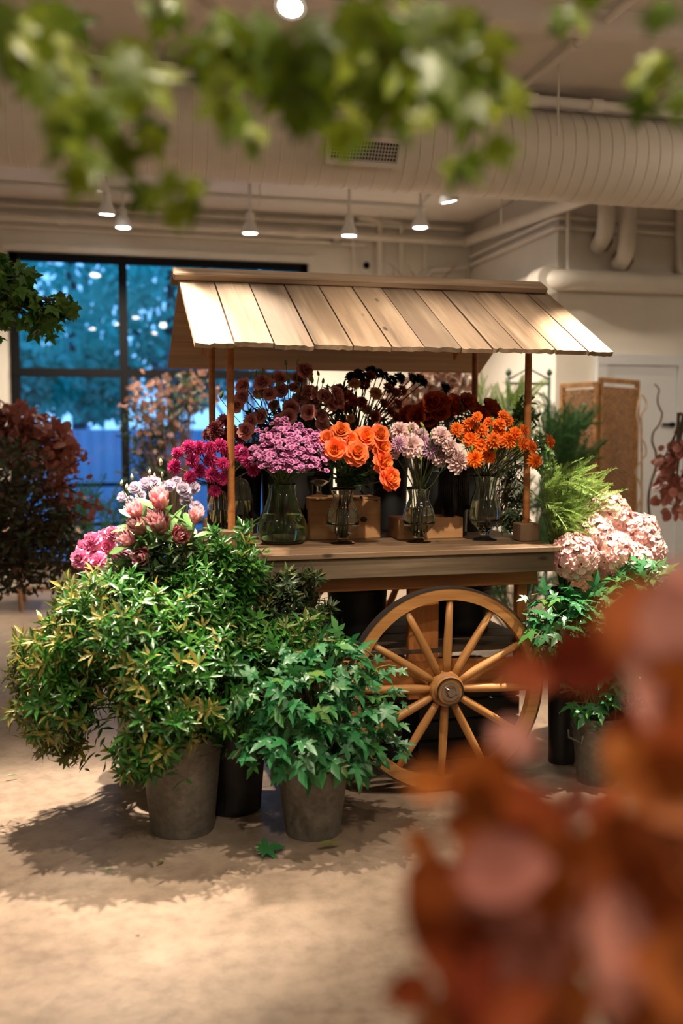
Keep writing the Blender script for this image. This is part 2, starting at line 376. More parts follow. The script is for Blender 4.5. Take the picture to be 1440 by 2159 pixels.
def mesh_leaf(name, v, f, mat): return mk_mesh(name, v, f, mat, True)
ME = {k: mesh_leaf(*a) for k, a in dict(
    bush=('bush_leaf', vL, fL, L_BUSH), young=('young_leaf', vL, fL, L_YOUNG), olive=('olive_leaf', vL, fL, L_OLIVE), dark=('dark_leaf', vL, fL, L_DARK),
    ivy=('ivy_leaf', vIV, fIV, L_IVY), maple=('maple_leaf', vMP, fMP, L_MAPLE), mapled=('maple_leaf_far', vMP, fMP, L_MAPLED),
    red=('russet_leaf', vOB, fOB, L_RED), pink=('pinkish_leaf', vOB, fOB, L_PINK), rust=('rust_leaf', vO, fO, L_RUST), peach=('peach_leaf', vO, fO, L_PEACH),
    peach2=('dusky_peach_leaf', vO, fO, L_PEACH2), brown=('brown_leaf', vSM, fSM, L_BROWN), fern=('fern_leaf', vL, fL, L_FERN), out=('outdoor_leaf', vSM, fSM, L_OUT), outp=('outdoor_plum_leaf', vSM, fSM, L_OUTP),
    prot=('protea_leaf', vPR, fPR, L_PROT), rose=('rose_leaf', vO, fO, L_ROSE), conif=('conifer_spray', vSM, fSM, L_CONIF)).items()}

def leaves(parent, mats, key, name='leaf', limit=300):
    """the leaves nearest the camera as parts of their own, the rest joined"""
    if not len(mats): return
    me = ME[key]; A = np.asarray(mats); d = np.linalg.norm(A[:, :3, 3]-CO, axis=1); A = A[np.argsort(d)]
    for M in A[:limit]: put(name, me, parent, npM(M))
    rest = A[limit:]
    if len(rest):
        nv = len(me.vertices); v = np.empty(nv*3); me.vertices.foreach_get('co', v); v = v.reshape(-1, 3)
        f = [tuple(p.vertices) for p in me.polygons]
        V = np.einsum('kij,nj->kni', rest[:, :3, :3], v)+rest[:, None, :3, 3]
        c = V.reshape(-1, 3).mean(0)
        Fs = [tuple(i+k*nv for i in q) for k in range(len(rest)) for q in f]
        o = put('more_'+name if not name.startswith('more') else name, mk_mesh(name+'_mass', V.reshape(-1, 3)-c, Fs, me.materials[0]), parent, Matrix.Translation(Vector(c))); o['kind'] = 'stuff'

def rand_dir(rng): return unit(rng.normal(size=3))
def whorl(rng, P, D, n, L, spread=(35, 85)):
    out = []; a0 = rng.uniform(0, 6.28); X = unit(np.cross(D, (0.3, .2, 1))); Yv = np.cross(D, X)
    for k in range(n):
        a = a0+k*2.399; th = math.radians(spread[0]+(spread[1]-spread[0])*((k+.5)/n)+rng.normal()*8)
        r = math.cos(a)*X+math.sin(a)*Yv; d = math.cos(th)*D+math.sin(th)*r
        out.append(frame(P-D*L*.35*k/n, d, D*math.sin(th)-r*math.cos(th)+rng.normal(size=3)*.15, L*rng.uniform(.65, 1.1)))
    return out
def stems(parent, base, tips, r=.003, mat=None, n=4, name='stem_bundle', rng=None, lift=.25):
    mb = MB()
    for t in tips:
        t = np.asarray(t); m = (np.asarray(base)+t)/2+np.array([0, 0, lift*np.linalg.norm(t-base)])
        b = np.asarray(base)+(rng.normal(size=3)*np.array([.03, .03, .0]) if rng is not None else 0)
        mb.tube(bez(b, m, t, 5), [r, r, r*.8, r*.6, r*.4], n, False)
    o = build(name, mb, mat or TWIG, parent); o['kind'] = 'stuff'; return o
def shell(rng, blobs, n, inner=.72, face=.55):
    """points on the outside of a cluster of balls"""
    R = np.array([b[1] for b in blobs]); w = R**2/np.sum(R**2); out = []
    Cn = np.array([b[0] for b in blobs]); tries = 0
    while len(out) < n and tries < n*40:
        tries += 1; i = rng.choice(len(blobs), p=w); d = rand_dir(rng)
        P = Cn[i]+d*R[i]*rng.uniform(inner, 1.05)
        if P[2] < .06: continue
        dd = np.linalg.norm(P-Cn, axis=1)/R; dd[i] = 9
        if dd.min() < inner*.9: continue
        if d@(CO-P)/np.linalg.norm(CO-P) < -.1 and rng.random() < face: continue
        out.append((P, d))
    return out

# ================================================================== the room
YB = 9.4; ZC = 3.45; XC, YC = 3.706, 7.52            # back wall, ceiling, column corner
XL, XR, YN = -4.2, 6.6, -3.2
def boxobj(name, lo, hi, mat, parent=None): return build(name, MB().box(lo, hi), mat, parent, smooth=False)
struct(boxobj('floor', (XL, YN, -.12), (XR, YB+.2, 0), CONC), 'worn tan concrete floor')
struct(boxobj('ceiling', (XL, YN, ZC), (XR, YB+.2, ZC+.12), CEIL), 'pale painted ceiling above the duct')
wx0, wx1, wz0, wz1 = -.66, 2.045, .06, 2.99
struct(build('wall_back', MB().box((XL, YB, 0), (wx0, YB+.2, ZC)).box((wx1, YB, 0), (XR, YB+.2, ZC)).box((wx0, YB, wz1), (wx1, YB+.2, ZC)).box((wx0, YB, 0), (wx1, YB+.2, wz0)), WALL, smooth=False), 'white wall around the big dark framed window')
struct(boxobj('wall_right', (XC, YC, 0), (XR, YB, ZC), WALL), 'white projecting wall block at the right behind the wicker screen')
struct(boxobj('wall_left', (XL-.15, YN, 0), (XL, YB+.2, ZC), WALL), 'white left wall')
struct(boxobj('wall_far_right', (XR, YN, 0), (XR+.15, YC, ZC), WALL), 'white far right wall')
struct(boxobj('wall_behind', (XL, YN-.15, 0), (XR, YN, ZC), WALL), 'white wall behind the camera')
struct(boxobj('trim_1', (wx0-.05, YB-.03, wz1+.01), (wx1+.06, YB, wz1+.07), PIPE), 'pale ledge above the window')

# window: black frame, four panes
win = bpy.data.objects.new('window_1', None); link(win, None, Matrix.Translation((( wx0+wx1)/2, YB, wz0))); struct(win, 'tall black framed window with four panes')
fw = .075
for lo, hi in (((wx0, YB-.02, wz1-.06), (wx1, YB+.1, wz1)), ((wx0, YB-.02, wz0), (wx1, YB+.1, wz0+.08)), ((wx0, YB-.02, wz0), (wx0+fw, YB+.1, wz1)), ((wx1-.06, YB-.02, wz0), (wx1, YB+.1, wz1))):
    boxobj('window_frame', lo, hi, BLACKM, win)
xm = .3267; zm = 1.94
boxobj('mullion', (xm-.036, YB-.03, wz0), (xm+.036, YB+.1, wz1), BLACKM, win)
boxobj('transom', (wx0, YB-.025, zm-.035), (wx1, YB+.1, zm+.035), BLACKM, win)
for a, b in ((wx0+fw, xm-.036), (xm+.036, wx1-.06)):
    for c, d in ((wz0+.08, zm-.035), (zm+.035, wz1-.06)):
        boxobj('pane', (a-.005, YB+.035, c-.005), (b+.005, YB+.043, d+.005), PANE, win)

# door on the right wall face
dr = bpy.data.objects.new('door_1', None); pA = WY(1272, 770, YC-.02); pB = WY(1424, 765, YC-.02)
link(dr, None, Matrix.Translation((pA[0], YC, 0))); struct(dr, 'plain white door behind the curly willow')
zt_ = 2.0
boxobj('door_panel', (pA[0]+.02, YC-.045, .01), (pB[0], YC-.005, zt_-.05), DOORW, dr)
boxobj('jamb', (pA[0]-.07, YC-.06, 0), (pA[0]+.015, YC, zt_+.04), DOORW, dr)
boxobj('jamb', (pB[0]+.005, YC-.06, 0), (pB[0]+.09, YC, zt_+.04), DOORW, dr)
boxobj('door_head', (pA[0]-.07, YC-.065, zt_-.045), (pB[0]+.09, YC, zt_+.04), DOORW, dr)
hM = WY(1420, 895, YC-.08); build('door_handle', MB().tube([hM+(0, .05, 0), hM], .02, 10).tube([hM, hM+(-.1, 0, 0)], .011, 8), BLACKM, dr)

# outside
struct(boxobj('ground', (-30, YB+.25, -.14), (30, 60, -.03), PAVE), 'paved ground outside the window')
fn = thing('corrugated_fence', 'pale blue corrugated metal fence seen through the window', 'fence', (1, 14.2, -.03))
def fpanel():
    mb = MB(); n = 25; V = []; F = []
    for i in range(n):
        x = i/(n-1); y = .02*math.sin(i*PI/2)
        V += [(x, y, 0), (x, y, 1.46)]
    for i in range(n-1): F.append((2*i, 2*i+2, 2*i+3, 2*i+1))
    k = len(V); V += [(x, y+.006, z) for x, y, z in V]; F += [tuple(k+q for q in reversed(f)) for f in F]
    return mk_mesh('fence_panel', V, F, FENCEM, False)
fp = fpanel()
for i in range(9): put('panel', fp, fn, Matrix.Translation((-3.0+i*1.0, 14.2, -.02)))
for i in range(10): boxobj('post', (-3.03+i, 14.23, -.02), (-2.97+i, 14.29, 1.5), FENCEM, fn)
rl = thing('patio_railing', 'thin dark railing outside the window', 'railing', (.2, 10.6, -.03))
for x in (-1.0, -.2, .6, 1.4): build('post', MB().tube([(x, 10.6, -.03), (x, 10.6, .86)], .018, 8), BLACKM, rl)
for z in (.86, .45): build('rail', MB().tube([(-1.2, 10.6, z), (1.6, 10.6, z)], .02, 8), BLACKM, rl)
def tree(name, label, base, h, blobs, nleaf, key, seed, r=.12, L=.22):
    rng = np.random.default_rng(seed); t = thing(name, label, 'tree', base)
    b = np.array(base, float); top = b+np.array([rng.normal()*.2, rng.normal()*.2, h])
    build('trunk', MB().tube(bez(b, (b+top)/2+(.2, 0, 0), top, 7), list(np.linspace(r, r*.4, 7)), 8), BARK, t)
    mb = MB()
    for c, R in blobs:
        mb.tube(bez(b+(0, 0, h*.45), (b+np.array(c))/2+(0, 0, h*.4), c, 6), list(np.linspace(r*.5, .01, 6)), 5)
    build('branches', mb, BARK, t)
    ms = []
    for c, R in blobs:
        for k in range(int(nleaf/len(blobs))):
            d = rand_dir(rng)*R*rng.uniform(.15, 1)**.5
            ms.append(frame(np.array(c)+d, rand_dir(rng)+(0, 0, -.4), rand_dir(rng), L*rng.uniform(.6, 1.2)))
    leaves(t, ms, key, 'leaf', 0)
    return t
tree('leafy_tree', 'tall tree painted teal with dusk light at the left beyond the window', (-1.6, 15.5, -.03), 4.2, [((-2.0, 15.3, 3.9), 1.3), ((-.9, 15.6, 4.7), 1.2), ((-2.8, 15.8, 2.6), 1.0), ((-1.2, 15.0, 2.7), .9), ((-.6, 15.3, 2.15), .5), ((-2.0, 15.3, 2.1), .6)], 4300, 'out', 1)
tree('leafy_tree', 'slim dark tree behind the window mullion', (1.2, 16.0, -.03), 4.4, [((1.3, 16.0, 4.1), 1.3), ((.5, 16.2, 3.0), 1.0), ((2.2, 16.3, 4.6), 1.3), ((1.6, 16, 2.5), .7), ((.2, 16.0, 2.1), .55)], 4000, 'out', 2, .14)
tree('leafy_tree', 'leafy tree beyond the right half of the window', (4.2, 16.5, -.03), 4.4, [((4.0, 16.4, 4.0), 1.3), ((3.0, 16.6, 3.2), 1.0), ((5.2, 16.5, 3.4), 1.4), ((3.6, 16.2, 5.2), 1.1)], 3400, 'out', 3)
tree('plum_tree', 'small purple leaved tree outside near the cart roof', (2.0, 12.4, -.03), 2.0, [((1.7, 12.3, 2.35), .55), ((2.3, 12.4, 2.2), .6), ((1.2, 12.4, 2.1), .35), ((2.0, 12.5, 2.75), .4)], 1500, 'outp', 4, .05, .12)
tree('leafy_tree', 'far tree closing the view behind the fence', (-.2, 21.0, -.03), 5.5, [((-.6, 21, 4.4), 1.9), ((1.4, 21.3, 5.6), 1.7), ((-2.6, 21.2, 5.6), 1.8), ((3.6, 21.5, 6.0), 1.9), ((-4.2, 21.0, 3.8), 1.5), ((.4, 21.2, 6.9), 1.8)], 5200, 'out', 5, .2, .3)

# ------------------------------------------------------------------ duct, pipes, track
dc = WY(1250, 333, 5.9); dz, dR = 3.13, .27
dct = thing('air_duct', 'large round cream painted duct under the ceiling', 'duct', (1.2, 5.9, dz))
def cylx(name, x0, x1, y, z, r, mat, parent, n=40): return build(name, MB().tube([(x0, y, z), (x1, y, z)], r, n), mat, parent, autos=40)
cylx('duct_body', XL, XR, 5.9, dz, dR, DUCT, dct, 56)
sv = MB().lathe([(dR-.002, -.004), (dR+.0028, -.002), (dR+.0028, .002), (dR-.002, .004)], 48, closed=True)
seam = mk_mesh('duct_seam', sv.verts()@np.array([[0, 0, 1], [0, 1, 0], [-1, 0, 0.]]).T, sv.f, DUCT)
x = -1.2
while x < 5.2:
    M = np.eye(4); M[0, 3], M[1, 3], M[2, 3] = x, 5.9, dz; M[0, 1] = .10
    put('seam', seam, dct, npM(M)); x += .082
gv = thing('duct_grille', 'rectangular vent grille on the duct underside', 'vent', WY(782, 312, 5.68))
g0 = WY(703, 300, 5.64); gw, gh = .45, .17
gp = np.array([g0[0]-.05, 5.655, 2.93]); ux = np.array([1., 0, 0]); uy = unit(np.array([0, -.62, .78]))
nrm = np.cross(ux, uy)
def gpt(a, b, h=0.): return gp+ux*a+uy*b+nrm*h
for (a0, b0, a1, b1) in ((0, .012, gw, .012), (0, gh-.012, gw, gh-.012), (.014, 0, .014, gh), (gw-.014, 0, gw-.014, gh)):
    board('grille_frame', gv, gpt(a0, b0, .0), gpt(a1, b1, .0), .028, .03, nrm, PIPE)
board('grille_shade_sheet', gv, gpt(.01, gh/2, -.022), gpt(gw-.01, gh/2, -.022), gh-.02, .004, nrm, VENTSHADE)  # near-black sheet painting the shade inside the vent
for i in range(22): board('fin', gv, gpt(.03+i*(gw-.06)/21, .02, -.006), gpt(.03+i*(gw-.06)/21, gh-.02, -.006), .004, .01, nrm, PIPE, 0)
for i in range(6): board('bar', gv, gpt(.02, .03+i*.022, -.004), gpt(gw-.02, .03+i*.022, -.004), .004, .006, nrm, PIPE, 0)

def pipe(label, pts, r, name='pipe', mat=None, n=12, group=None, couplings=()):
    t = thing(name, label, 'pipe', np.asarray(pts[0]), group)
    P = [np.asarray(p, float) for p in pts]
    if len(P) > 2:                                   # rounded elbows
        Q = [P[0]]
        for i in range(1, len(P)-1):
            a, b = unit(P[i-1]-P[i]), unit(P[i+1]-P[i]); q = min(r*2.5, .4*np.linalg.norm(P[i-1]-P[i]), .4*np.linalg.norm(P[i+1]-P[i]))
            Q += bez(P[i]+a*q, P[i], P[i]+b*q, 7)
        P = Q+[P[-1]]
    build('pipe_run', MB().tube(P, r, n), mat or PIPE, t, autos=50)
    for f in couplings:
        a, b = np.asarray(pts[0], float), np.asarray(pts[1], float); c = a+(b-a)*f; d = unit(b-a)
        build('coupling', MB().tube([c-d*r*1.3, c+d*r*1.3], r*1.35, n), mat or PIPE, t, autos=50)
    return t
yb = YB-.05
pipe('upper horizontal conduit along the top of the window wall', [(-4, yb, 3.38), (3.6, yb, 3.38)], .022, 'conduit', couplings=(.55, .7))
pipe('thicker pipe running just below the wall top above the window', [(-4, yb-.04, 3.29), (3.62, yb-.04, 3.25)], .032, couplings=(.5, .78))
pipe('lowest thin conduit above the window', [(-4, yb, 3.21), (2.6, yb, 3.19)], .014, 'conduit')
for px, y0, y1, r, lab in ((745, 470, 600, .013, 'thin vertical conduit beside the junction box'), (800, 465, 606, .03, 'vertical pipe dropping from the wall top behind the cart ridge'), (846, 470, 606, .018, 'slim bent conduit right of the thick vertical pipe'), (897, 505, 606, .012, 'hair-thin conduit below the right track lamp')):
    a, b = WY(px, y0, yb), WY(px, y1+60, yb); pipe(lab, [a+(-.22, 0, .02), a, b], r, 'conduit')
pipe('small horizontal pipe near the inner corner', [WY(905, 610, yb), WY(905, 570, yb), WY(985, 563, yb)], .025)
# column pipes
def wl_(px, py): 
    d = ray(px, py); t = (XC-.06)/d[0]; return CO+d*t
def wf_(px, py, off=.06): return WY(px, py, YC-off)
pipe('sloping white drain pipe rising along the projecting wall', [wl_(940, 498)+(-.05, 0, 0), wl_(945, 524), np.array([XC-.1, 5.9, 3.09])], .05, couplings=(.5,))
zp = wl_(1100, 612)[2]
pipe('big painted pipe wrapping round the projecting wall corner', [(XC-.09, YB, zp-.0), (XC-.09, YC-.09, zp), (XR-.1, YC-.09, zp)], .085, couplings=(.93,))
z2 = wl_(1168, 478)[2]; z3 = wl_(1168, 462)[2]
pipe('lower of two conduits bending round the wall corner', [(XC-.03, YB-.05, z2), (XC-.03, YC-.03, z2), (XR-.1, YC-.03, z2)], .02, 'conduit')
pipe('upper of two conduits bending round the wall corner', [(XC-.03, YB-.05, z3+.02), (XC-.03, YC-.03, z3+.02), (XR-.1, YC-.03, z3+.02)], .018, 'conduit')
pipe('vertical conduit just right of the wall corner', [wf_(1198, 425), wf_(1198, 585)], .018, 'conduit')
for px, y1, lab in ((1280, 520, 'curved thick pipe entering the wall, left of the pair'), (1325, 560, 'curved thick pipe entering the wall, right of the pair')):
    a = wf_(px, 380, .30); b = wf_(px-2, y1-60, .30); c = wf_(px-14, y1, .0)
    t = thing('elbow_pipe', lab, 'pipe', a); build('pipe_run', MB().tube([a]+bez(b, b-(0, 0, .18), c+(0, .1, 0), 10), .066, 20), PIPE, t, autos=60)
    build('collar', MB().tube([c+(0, .02, .02), c+(0, -.04, .06)], .085, 16), mat_plain('rust_stain_'+str(px), (.33, .20, .12), .9, noise=.4, scale=14), t, autos=50)
pipe('dark edged conduit drop at the far right of the wall', [wf_(1432, 400), wf_(1432, 575), wf_(1470, 580)], .03, 'conduit')
# ceiling pipes in front of the duct
def cz(px, py, z): return WZ(px, py, z)
pipe('long conduit running towards the camera across the ceiling', [(1.93+.55, 6.0, 3.40), (2.48, 1.5, 3.40)], .022, 'conduit', couplings=(.25, .3))
a = cz(1060, 205, 3.36); b = np.array([XR, a[1], 3.36]); pipe('horizontal sprinkler pipe on the ceiling near the duct', [np.array([-4, a[1], 3.36]), b], .03, couplings=(.62, .66))
a = cz(500, 150, 3.41); pipe('thin dark ceiling conduit behind the maple leaves', [(-4, a[1], 3.41), (XR, a[1], 3.41)], .012, 'conduit')
struct(boxobj('trim_2', (XL, 4.55, ZC-.10), (XR, 4.67, ZC), CEIL), 'shallow beam across the ceiling')
struct(boxobj('trim_3', (3.32, 2.0, ZC-.1), (3.44, 5.5, ZC), PIPE), 'white strip along the ceiling at the right')
for px, lab in ((547, 'hanger rod above the back left track'), (1057, 'hanger rod dropping from the duct'), (1178, 'hanger rod for the sprinkler pipe')):
    p = cz(px, 380 if px < 1100 else 150, 3.4); pipe(lab, [(p[0], p[1], 3.45), (p[0], p[1], 3.05 if px > 1000 else 3.2)], .006, 'hanger_rod', n=6)
# junction box, dome camera
p = WY(708, 503, yb); t = thing('junction_box', 'small metal junction box on the back wall', 'junction box', p)
boxobj('box_body', p-(.05, .03, .05), p+(.05, .04, .05), mat_plain('galv_box', (.25, .24, .22), .5), t); boxobj('cover_plate', p-(.035, .04, .035), p+(.035, -.02, .035), STEEL, t)
p = WY(772, 560, yb); t = thing('dome_camera', 'small round black security camera on the wall', 'camera', p)
build('mount', MB().tube([p+(0, .05, 0), p+(0, -.01, 0)], .045, 16), WHITE, t, autos=40); build('lens_dome', MB().lathe([(.034, 0), (.03, .02), (.018, .034), (0, .038)], 16, frame_z(p+(0, -.01, 0), (0, -1, -.3))), BLACKM, t)
# dried twigs hung on the back wall near the corner
rng = np.random.default_rng(77); t = thing('dried_branch', 'tangle of dried bare twigs by the back corner above the cart', 'branch', WY(870, 640, 9.1)); 
for k in range(26):
    a = WY(rng.uniform(810, 990), rng.uniform(640, 680), 9.15+rng.uniform(-.2, .1)); b = WY(rng.uniform(800, 1000), rng.uniform(550, 612), 9.15+rng.uniform(-.2, .1))
    build('twig', MB().tube(bez(a, (a+b)/2+rng.normal(size=3)*.1*np.array([1, .4, 1]), b, 7), list(np.linspace(.009, .003, 7)), 5), PALET, t)

# track lamps
def lamp_head(pos, aim, power, size, label, tilt_r=.075, group='white track lamps', blend=.9, col=WARM, stem=None):
    pos = np.asarray(pos, float); d = unit(np.asarray(aim, float)-pos)
    t = thing('track_lamp', label, 'lamp', pos+np.array([0, 0, .16]), group); r = tilt_r
    M = frame_z(pos, -d)
    build('housing', MB().lathe([(r, 0), (r*1.03, .006), (r*.98, .02), (r*.62, .075), (r*.45, .10), (r*.45, .16), (r*.2, .17), (0, .17)], 24, M), WHITE, t, autos=50)
    build('bulb', MB().lathe([(0, -.006), (r*.6, -.004), (r*.93, .004), (r*.93, .012), (0, .012)], 24, M), BULB, t)
    top = pos-d*.13; zc = stem if stem else ZC
    build('bracket', MB().tube([top, (top[0], top[1], top[2]+.05), (top[0], top[1], zc)], .013, 8), WHITE, t)
    ld = bpy.data.lights.new('spot', 'SPOT'); ld.energy = power; ld.color = col; ld.spot_size = math.radians(size); ld.spot_blend = blend; ld.shadow_soft_size = .022
    lo = bpy.data.objects.new('spot_light', ld); link(lo, t, npM(frame_z(pos+d*.02, -d))); return t
def track(label, a, b):
    a, b = np.asarray(a, float), np.asarray(b, float); t = thing('track_rail', label, 'track', a)
    board('rail', t, a, b, .035, .03, (0, 0, 1), WHITE); board('slot', t, a-(0, 0, .0165), b-(0, 0, .0165), .012, .003, (0, 0, 1), PIPE, 0)
zt = 3.12
tr_y = 8.75
track('white lamp track along the back of the room', (-1.2, tr_y, ZC-.02), (3.0, tr_y, ZC-.02))
track('white lamp track turning towards the duct at the right', (2.95, tr_y-.05, ZC-.02), (2.6, 6.3, ZC-.02))
track('white lamp track over the flower cart', (-2.2, 4.05, ZC-.02), (3.6, 4.05, ZC-.02))
track('white lamp track over the front of the floor', (-2.5, 1.6, ZC-.02), (4.0, 1.6, ZC-.02))
def bl(px, py, z): return WZ(px, py, z)
BACKP = 80
for (px, py, z, ax, lab) in (
    (208, 400, 3.12, (-.2, 8.6, 0), 'tilted track lamp nearest the left maple branch'), (225, 452, 3.15, (.1, 9.0, 0), 'track lamp between the two other left lamps, by the window top'),
    (260, 480, 3.12, (.3, 8.9, 0), 'lowest of the three left track lamps above the window'), (527, 492, 3.05, (1.35, 8.6, 0), 'track lamp above the middle of the window'),
    (736, 497, 3.05, (2.2, 8.6, 0), 'track lamp in front of the junction box'), (886, 480, 3.1, (2.8, 8.3, 0), 'track lamp at the corner of the back track'),
    (947, 425, 3.12, (3.4, 7.6, .4), 'tilted track lamp nearest the right wall'), (600, 381, 3.18, (1.4, 7.2, 0), 'lamp half hidden under the duct, left one'), (886, 395, 3.18, (2.4, 7.2, 0), 'lamp half hidden under the duct, right one')):
    p = bl(px, py, z); lamp_head(p, ax, BACKP, 120, lab)
# key lamps on the track over the cart
lamp_head(bl(612, 15, 3.22), (.47, 3.68, 1.72), 165, 28, 'blurred lamp glowing through the maple leaves at the top', blend=.85)
lamp_head((.30, 4.20, 3.2), (-.12, 3.50, .7), 640, 40, 'lamp over the left end of the cart roof', blend=.7)
lamp_head((2.24, 3.30, 3.2), (2.14, 3.76, .98), 720, 38, 'lamp over the hydrangeas at the right end of the cart', blend=.8)
lamp_head((-.25, 3.70, 3.2), (.10, 3.62, .8), 300, 50, 'lamp over the leafy bush at the left end of the cart', blend=.8)
lamp_head((1.65, 3.84, 3.2), (1.35, 2.55, .0), 55, 74, 'lamp over the right half of the cart roof', blend=.8)
lamp_head((.75, 2.7, 3.2), (.72, 3.35, .55), 120, 46, 'lamp over the ivy bucket before the cart', blend=.9)
lamp_head((1.25, 1.70, 3.2), (1.15, 3.95, 1.34), 210, 32, 'lamp aimed from the front at the cart flowers', blend=.8)
lamp_head((.5, 1.65, 3.2), (.6, 1.9, 0), 14, 80, 'lamp over the open floor in front of the cart', blend=.9)
lamp_head((1.9, 1.65, 3.2), (1.7, 2.4, .2), 30, 80, 'lamp over the floor at the right of the cart', blend=.9)
lamp_head((-1.2, 1.65, 3.2), (-.9, 2.4, 0), 14, 80, 'lamp over the floor at the left of the cart', blend=.9)
lamp_head((4.2, 5.0, 3.2), (4.2, 6.8, .3), 55, 100, 'lamp over the wicker screen')
track('added white lamp track above the photographer', (-2.5, .2, ZC-.02), (4.2, .2, ZC-.02))  # unseen track and its two lamps, added to light the foreground leaves
lamp_head((.1, .75, 3.2), (.25, 1.2, 1.2), 75, 110, 'added lamp above the hanging maple leaves', blend=.9)
lamp_head((1.2, .25, 3.2), (.40, .65, 1.1), 115, 70, 'added lamp above the russet branch', blend=.9)
track('white lamp track at the back of the shop floor', (-3.2, -1.6, ZC-.02), (5.5, -1.6, ZC-.02))
def globe(label, p, power):  # unseen globe lamps, added to lift the ceiling and the ambient light
    p = np.asarray(p, float); t = thing('fill_globe', label, 'lamp', p); build('globe', MB().lathe([(0, -.14)]+[(.14*math.sin(q), -.14*math.cos(q)) for q in np.linspace(.2, 2.9, 14)]+[(.03, .137), (0, .137)], 24, np.block([[np.eye(3), p[:, None]], [np.zeros((1, 3)), np.ones((1, 1))]])), mat_emit('fill_globe_glass_'+label[-5:], WARM, power), t)
    build('cord', MB().tube([p+(0, 0, .13), (p[0], p[1], ZC)], .006, 6), BLACKM, t)
globe('glowing globe pendant behind the photographer at left', (-1.8, -1.4, 2.95), 9); globe('glowing globe pendant behind the photographer at right', (3.6, -1.2, 2.95), 18)
globe('glowing globe pendant far off to the left of the cart', (-2.9, 4.6, 3.0), 12); globe('glowing globe pendant far off to the right of the cart', (5.3, 3.6, 3.0), 26)

# ================================================================== the cart
Yw = 3.603; ZT = .949
cart = thing('flower_cart', 'wooden flower cart with plank roof and big spoked wheels', 'flower cart', (1.2, 4.1, 0))
rng = np.random.default_rng(5)
# roof boards: front slope, each board with a ragged lower end
eY, eZ, rY, rZ = 3.575, 1.70, 4.215, 2.028
topb = [378, 448, 515, 581, 650, 712, 777, 842, 904, 971, 1031, 1089, 1142]; botb = [407, 484, 561, 640, 719, 797, 867, 946, 1013, 1080, 1155, 1227, 1287]
sl = unit(np.array([0, eY-rY, eZ-rZ])); nr = unit(np.cross(sl, (1, 0, 0.))); nr = nr if nr[2] > 0 else -nr
for i in range(12):
    x0 = .366+(2.005-.366)*(botb[i]-407)/880.; x1 = .366+(2.005-.366)*(botb[i+1]-407)/880.
    w = x1-x0-.0055; L = math.hypot(eY-rY, eZ-rZ)+rng.uniform(-.004, .012); th = .02
    k = 9; V = []; F = []
    for j in range(k):                       # across the board
        yy = -w/2+w*j/(k-1); e1 = L+rng.normal()*.0035; dz_ = rng.normal()*.0008
        V += [(0, yy, th/2), (L*.5, yy, th/2+dz_), (e1, yy, th/2-abs(rng.normal())*.002), (e1-.002+rng.normal()*.002, yy, -th/2), (0, yy, -th/2)]
    for j in range(k-1):
        a = 5*j; b = a+5
        for q in range(5): F.append((a+q, a+(q+1) % 5, b+(q+1) % 5, b+q))
    F += [(4, 3, 2, 1, 0), tuple(5*(k-1)+q for q in range(5))]
    me = mk_mesh('roof_board', V, F, ROOFW, False); me.set_sharp_from_angle(angle=.6)
    M = np.eye(4); M[:3, 0] = sl; M[:3, 2] = nr; M[:3, 1] = np.cross(nr, sl); M[:3, 3] = np.array([(x0+x1)/2, rY, rZ])+nr*(th/2+.002+rng.uniform(-.0015, .0015))
    o = put('roof_board', me, cart, npM(M))
# back slope: two long sheets with the grain running lengthwise
for j in range(3):
    f0, f1 = j/3, (j+1)/3; ya, za = rY+(4.87-rY)*f0, rZ+(1.70-rZ)*f0; yb2, zb2 = rY+(4.87-rY)*f1, rZ+(1.70-rZ)*f1
    mid = np.array([0, (ya+yb2)/2, (za+zb2)/2]); nb = unit(np.array([0, .328, .655]))
    board('back_roof_board', cart, mid+(.375, 0, .012), mid+(1.97, 0, .012), math.hypot(yb2-ya, zb2-za)-.002, .018, nb, BACKW)
# ridge cap
board('ridge_cap', cart, (.345, 4.165, 2.045), (1.99, 4.165, 2.045), .085, .032, (0, -.456*1., .89), ROOFW, .006)
board('ridge_cap', cart, (.345, 4.262, 2.045), (1.99, 4.262, 2.045), .085, .028, (0, .456, .89), ROOFW, .006)
# rafters under the roof ends and eave battens
for x in (.53, 1.765):
    board('rafter', cart, (x, 3.72, eZ+.048), (x, rY-.01, rZ-.03), .045, .028, (1, 0, 0), PINE); board('rafter', cart, (x, 4.68, eZ+.07), (x, rY+.01, rZ-.03), .045, .028, (1, 0, 0), PINE)
for y, z in ((3.83, 1.80), (4.42, 1.90)): board('top_rail', cart, (.48, y, z), (1.82, y, z), .05, .028, (0, 1, 0), PINE)
# posts and their blocks
for x, y, zt_ in ((.53, 3.83, 1.80), (1.765, 3.83, 1.80), (.53, 4.42, 1.90), (1.765, 4.42, 1.90)):
    build('post', MB().tube([(x, y, ZT), (x, y, zt_)], .0145, 14), PINE, cart, autos=60)
    b = board('post_block', cart, (x, y-.0, ZT), (x, y, ZT+.075), .085, .085, (0, 1, 0), TABLEW, .004)
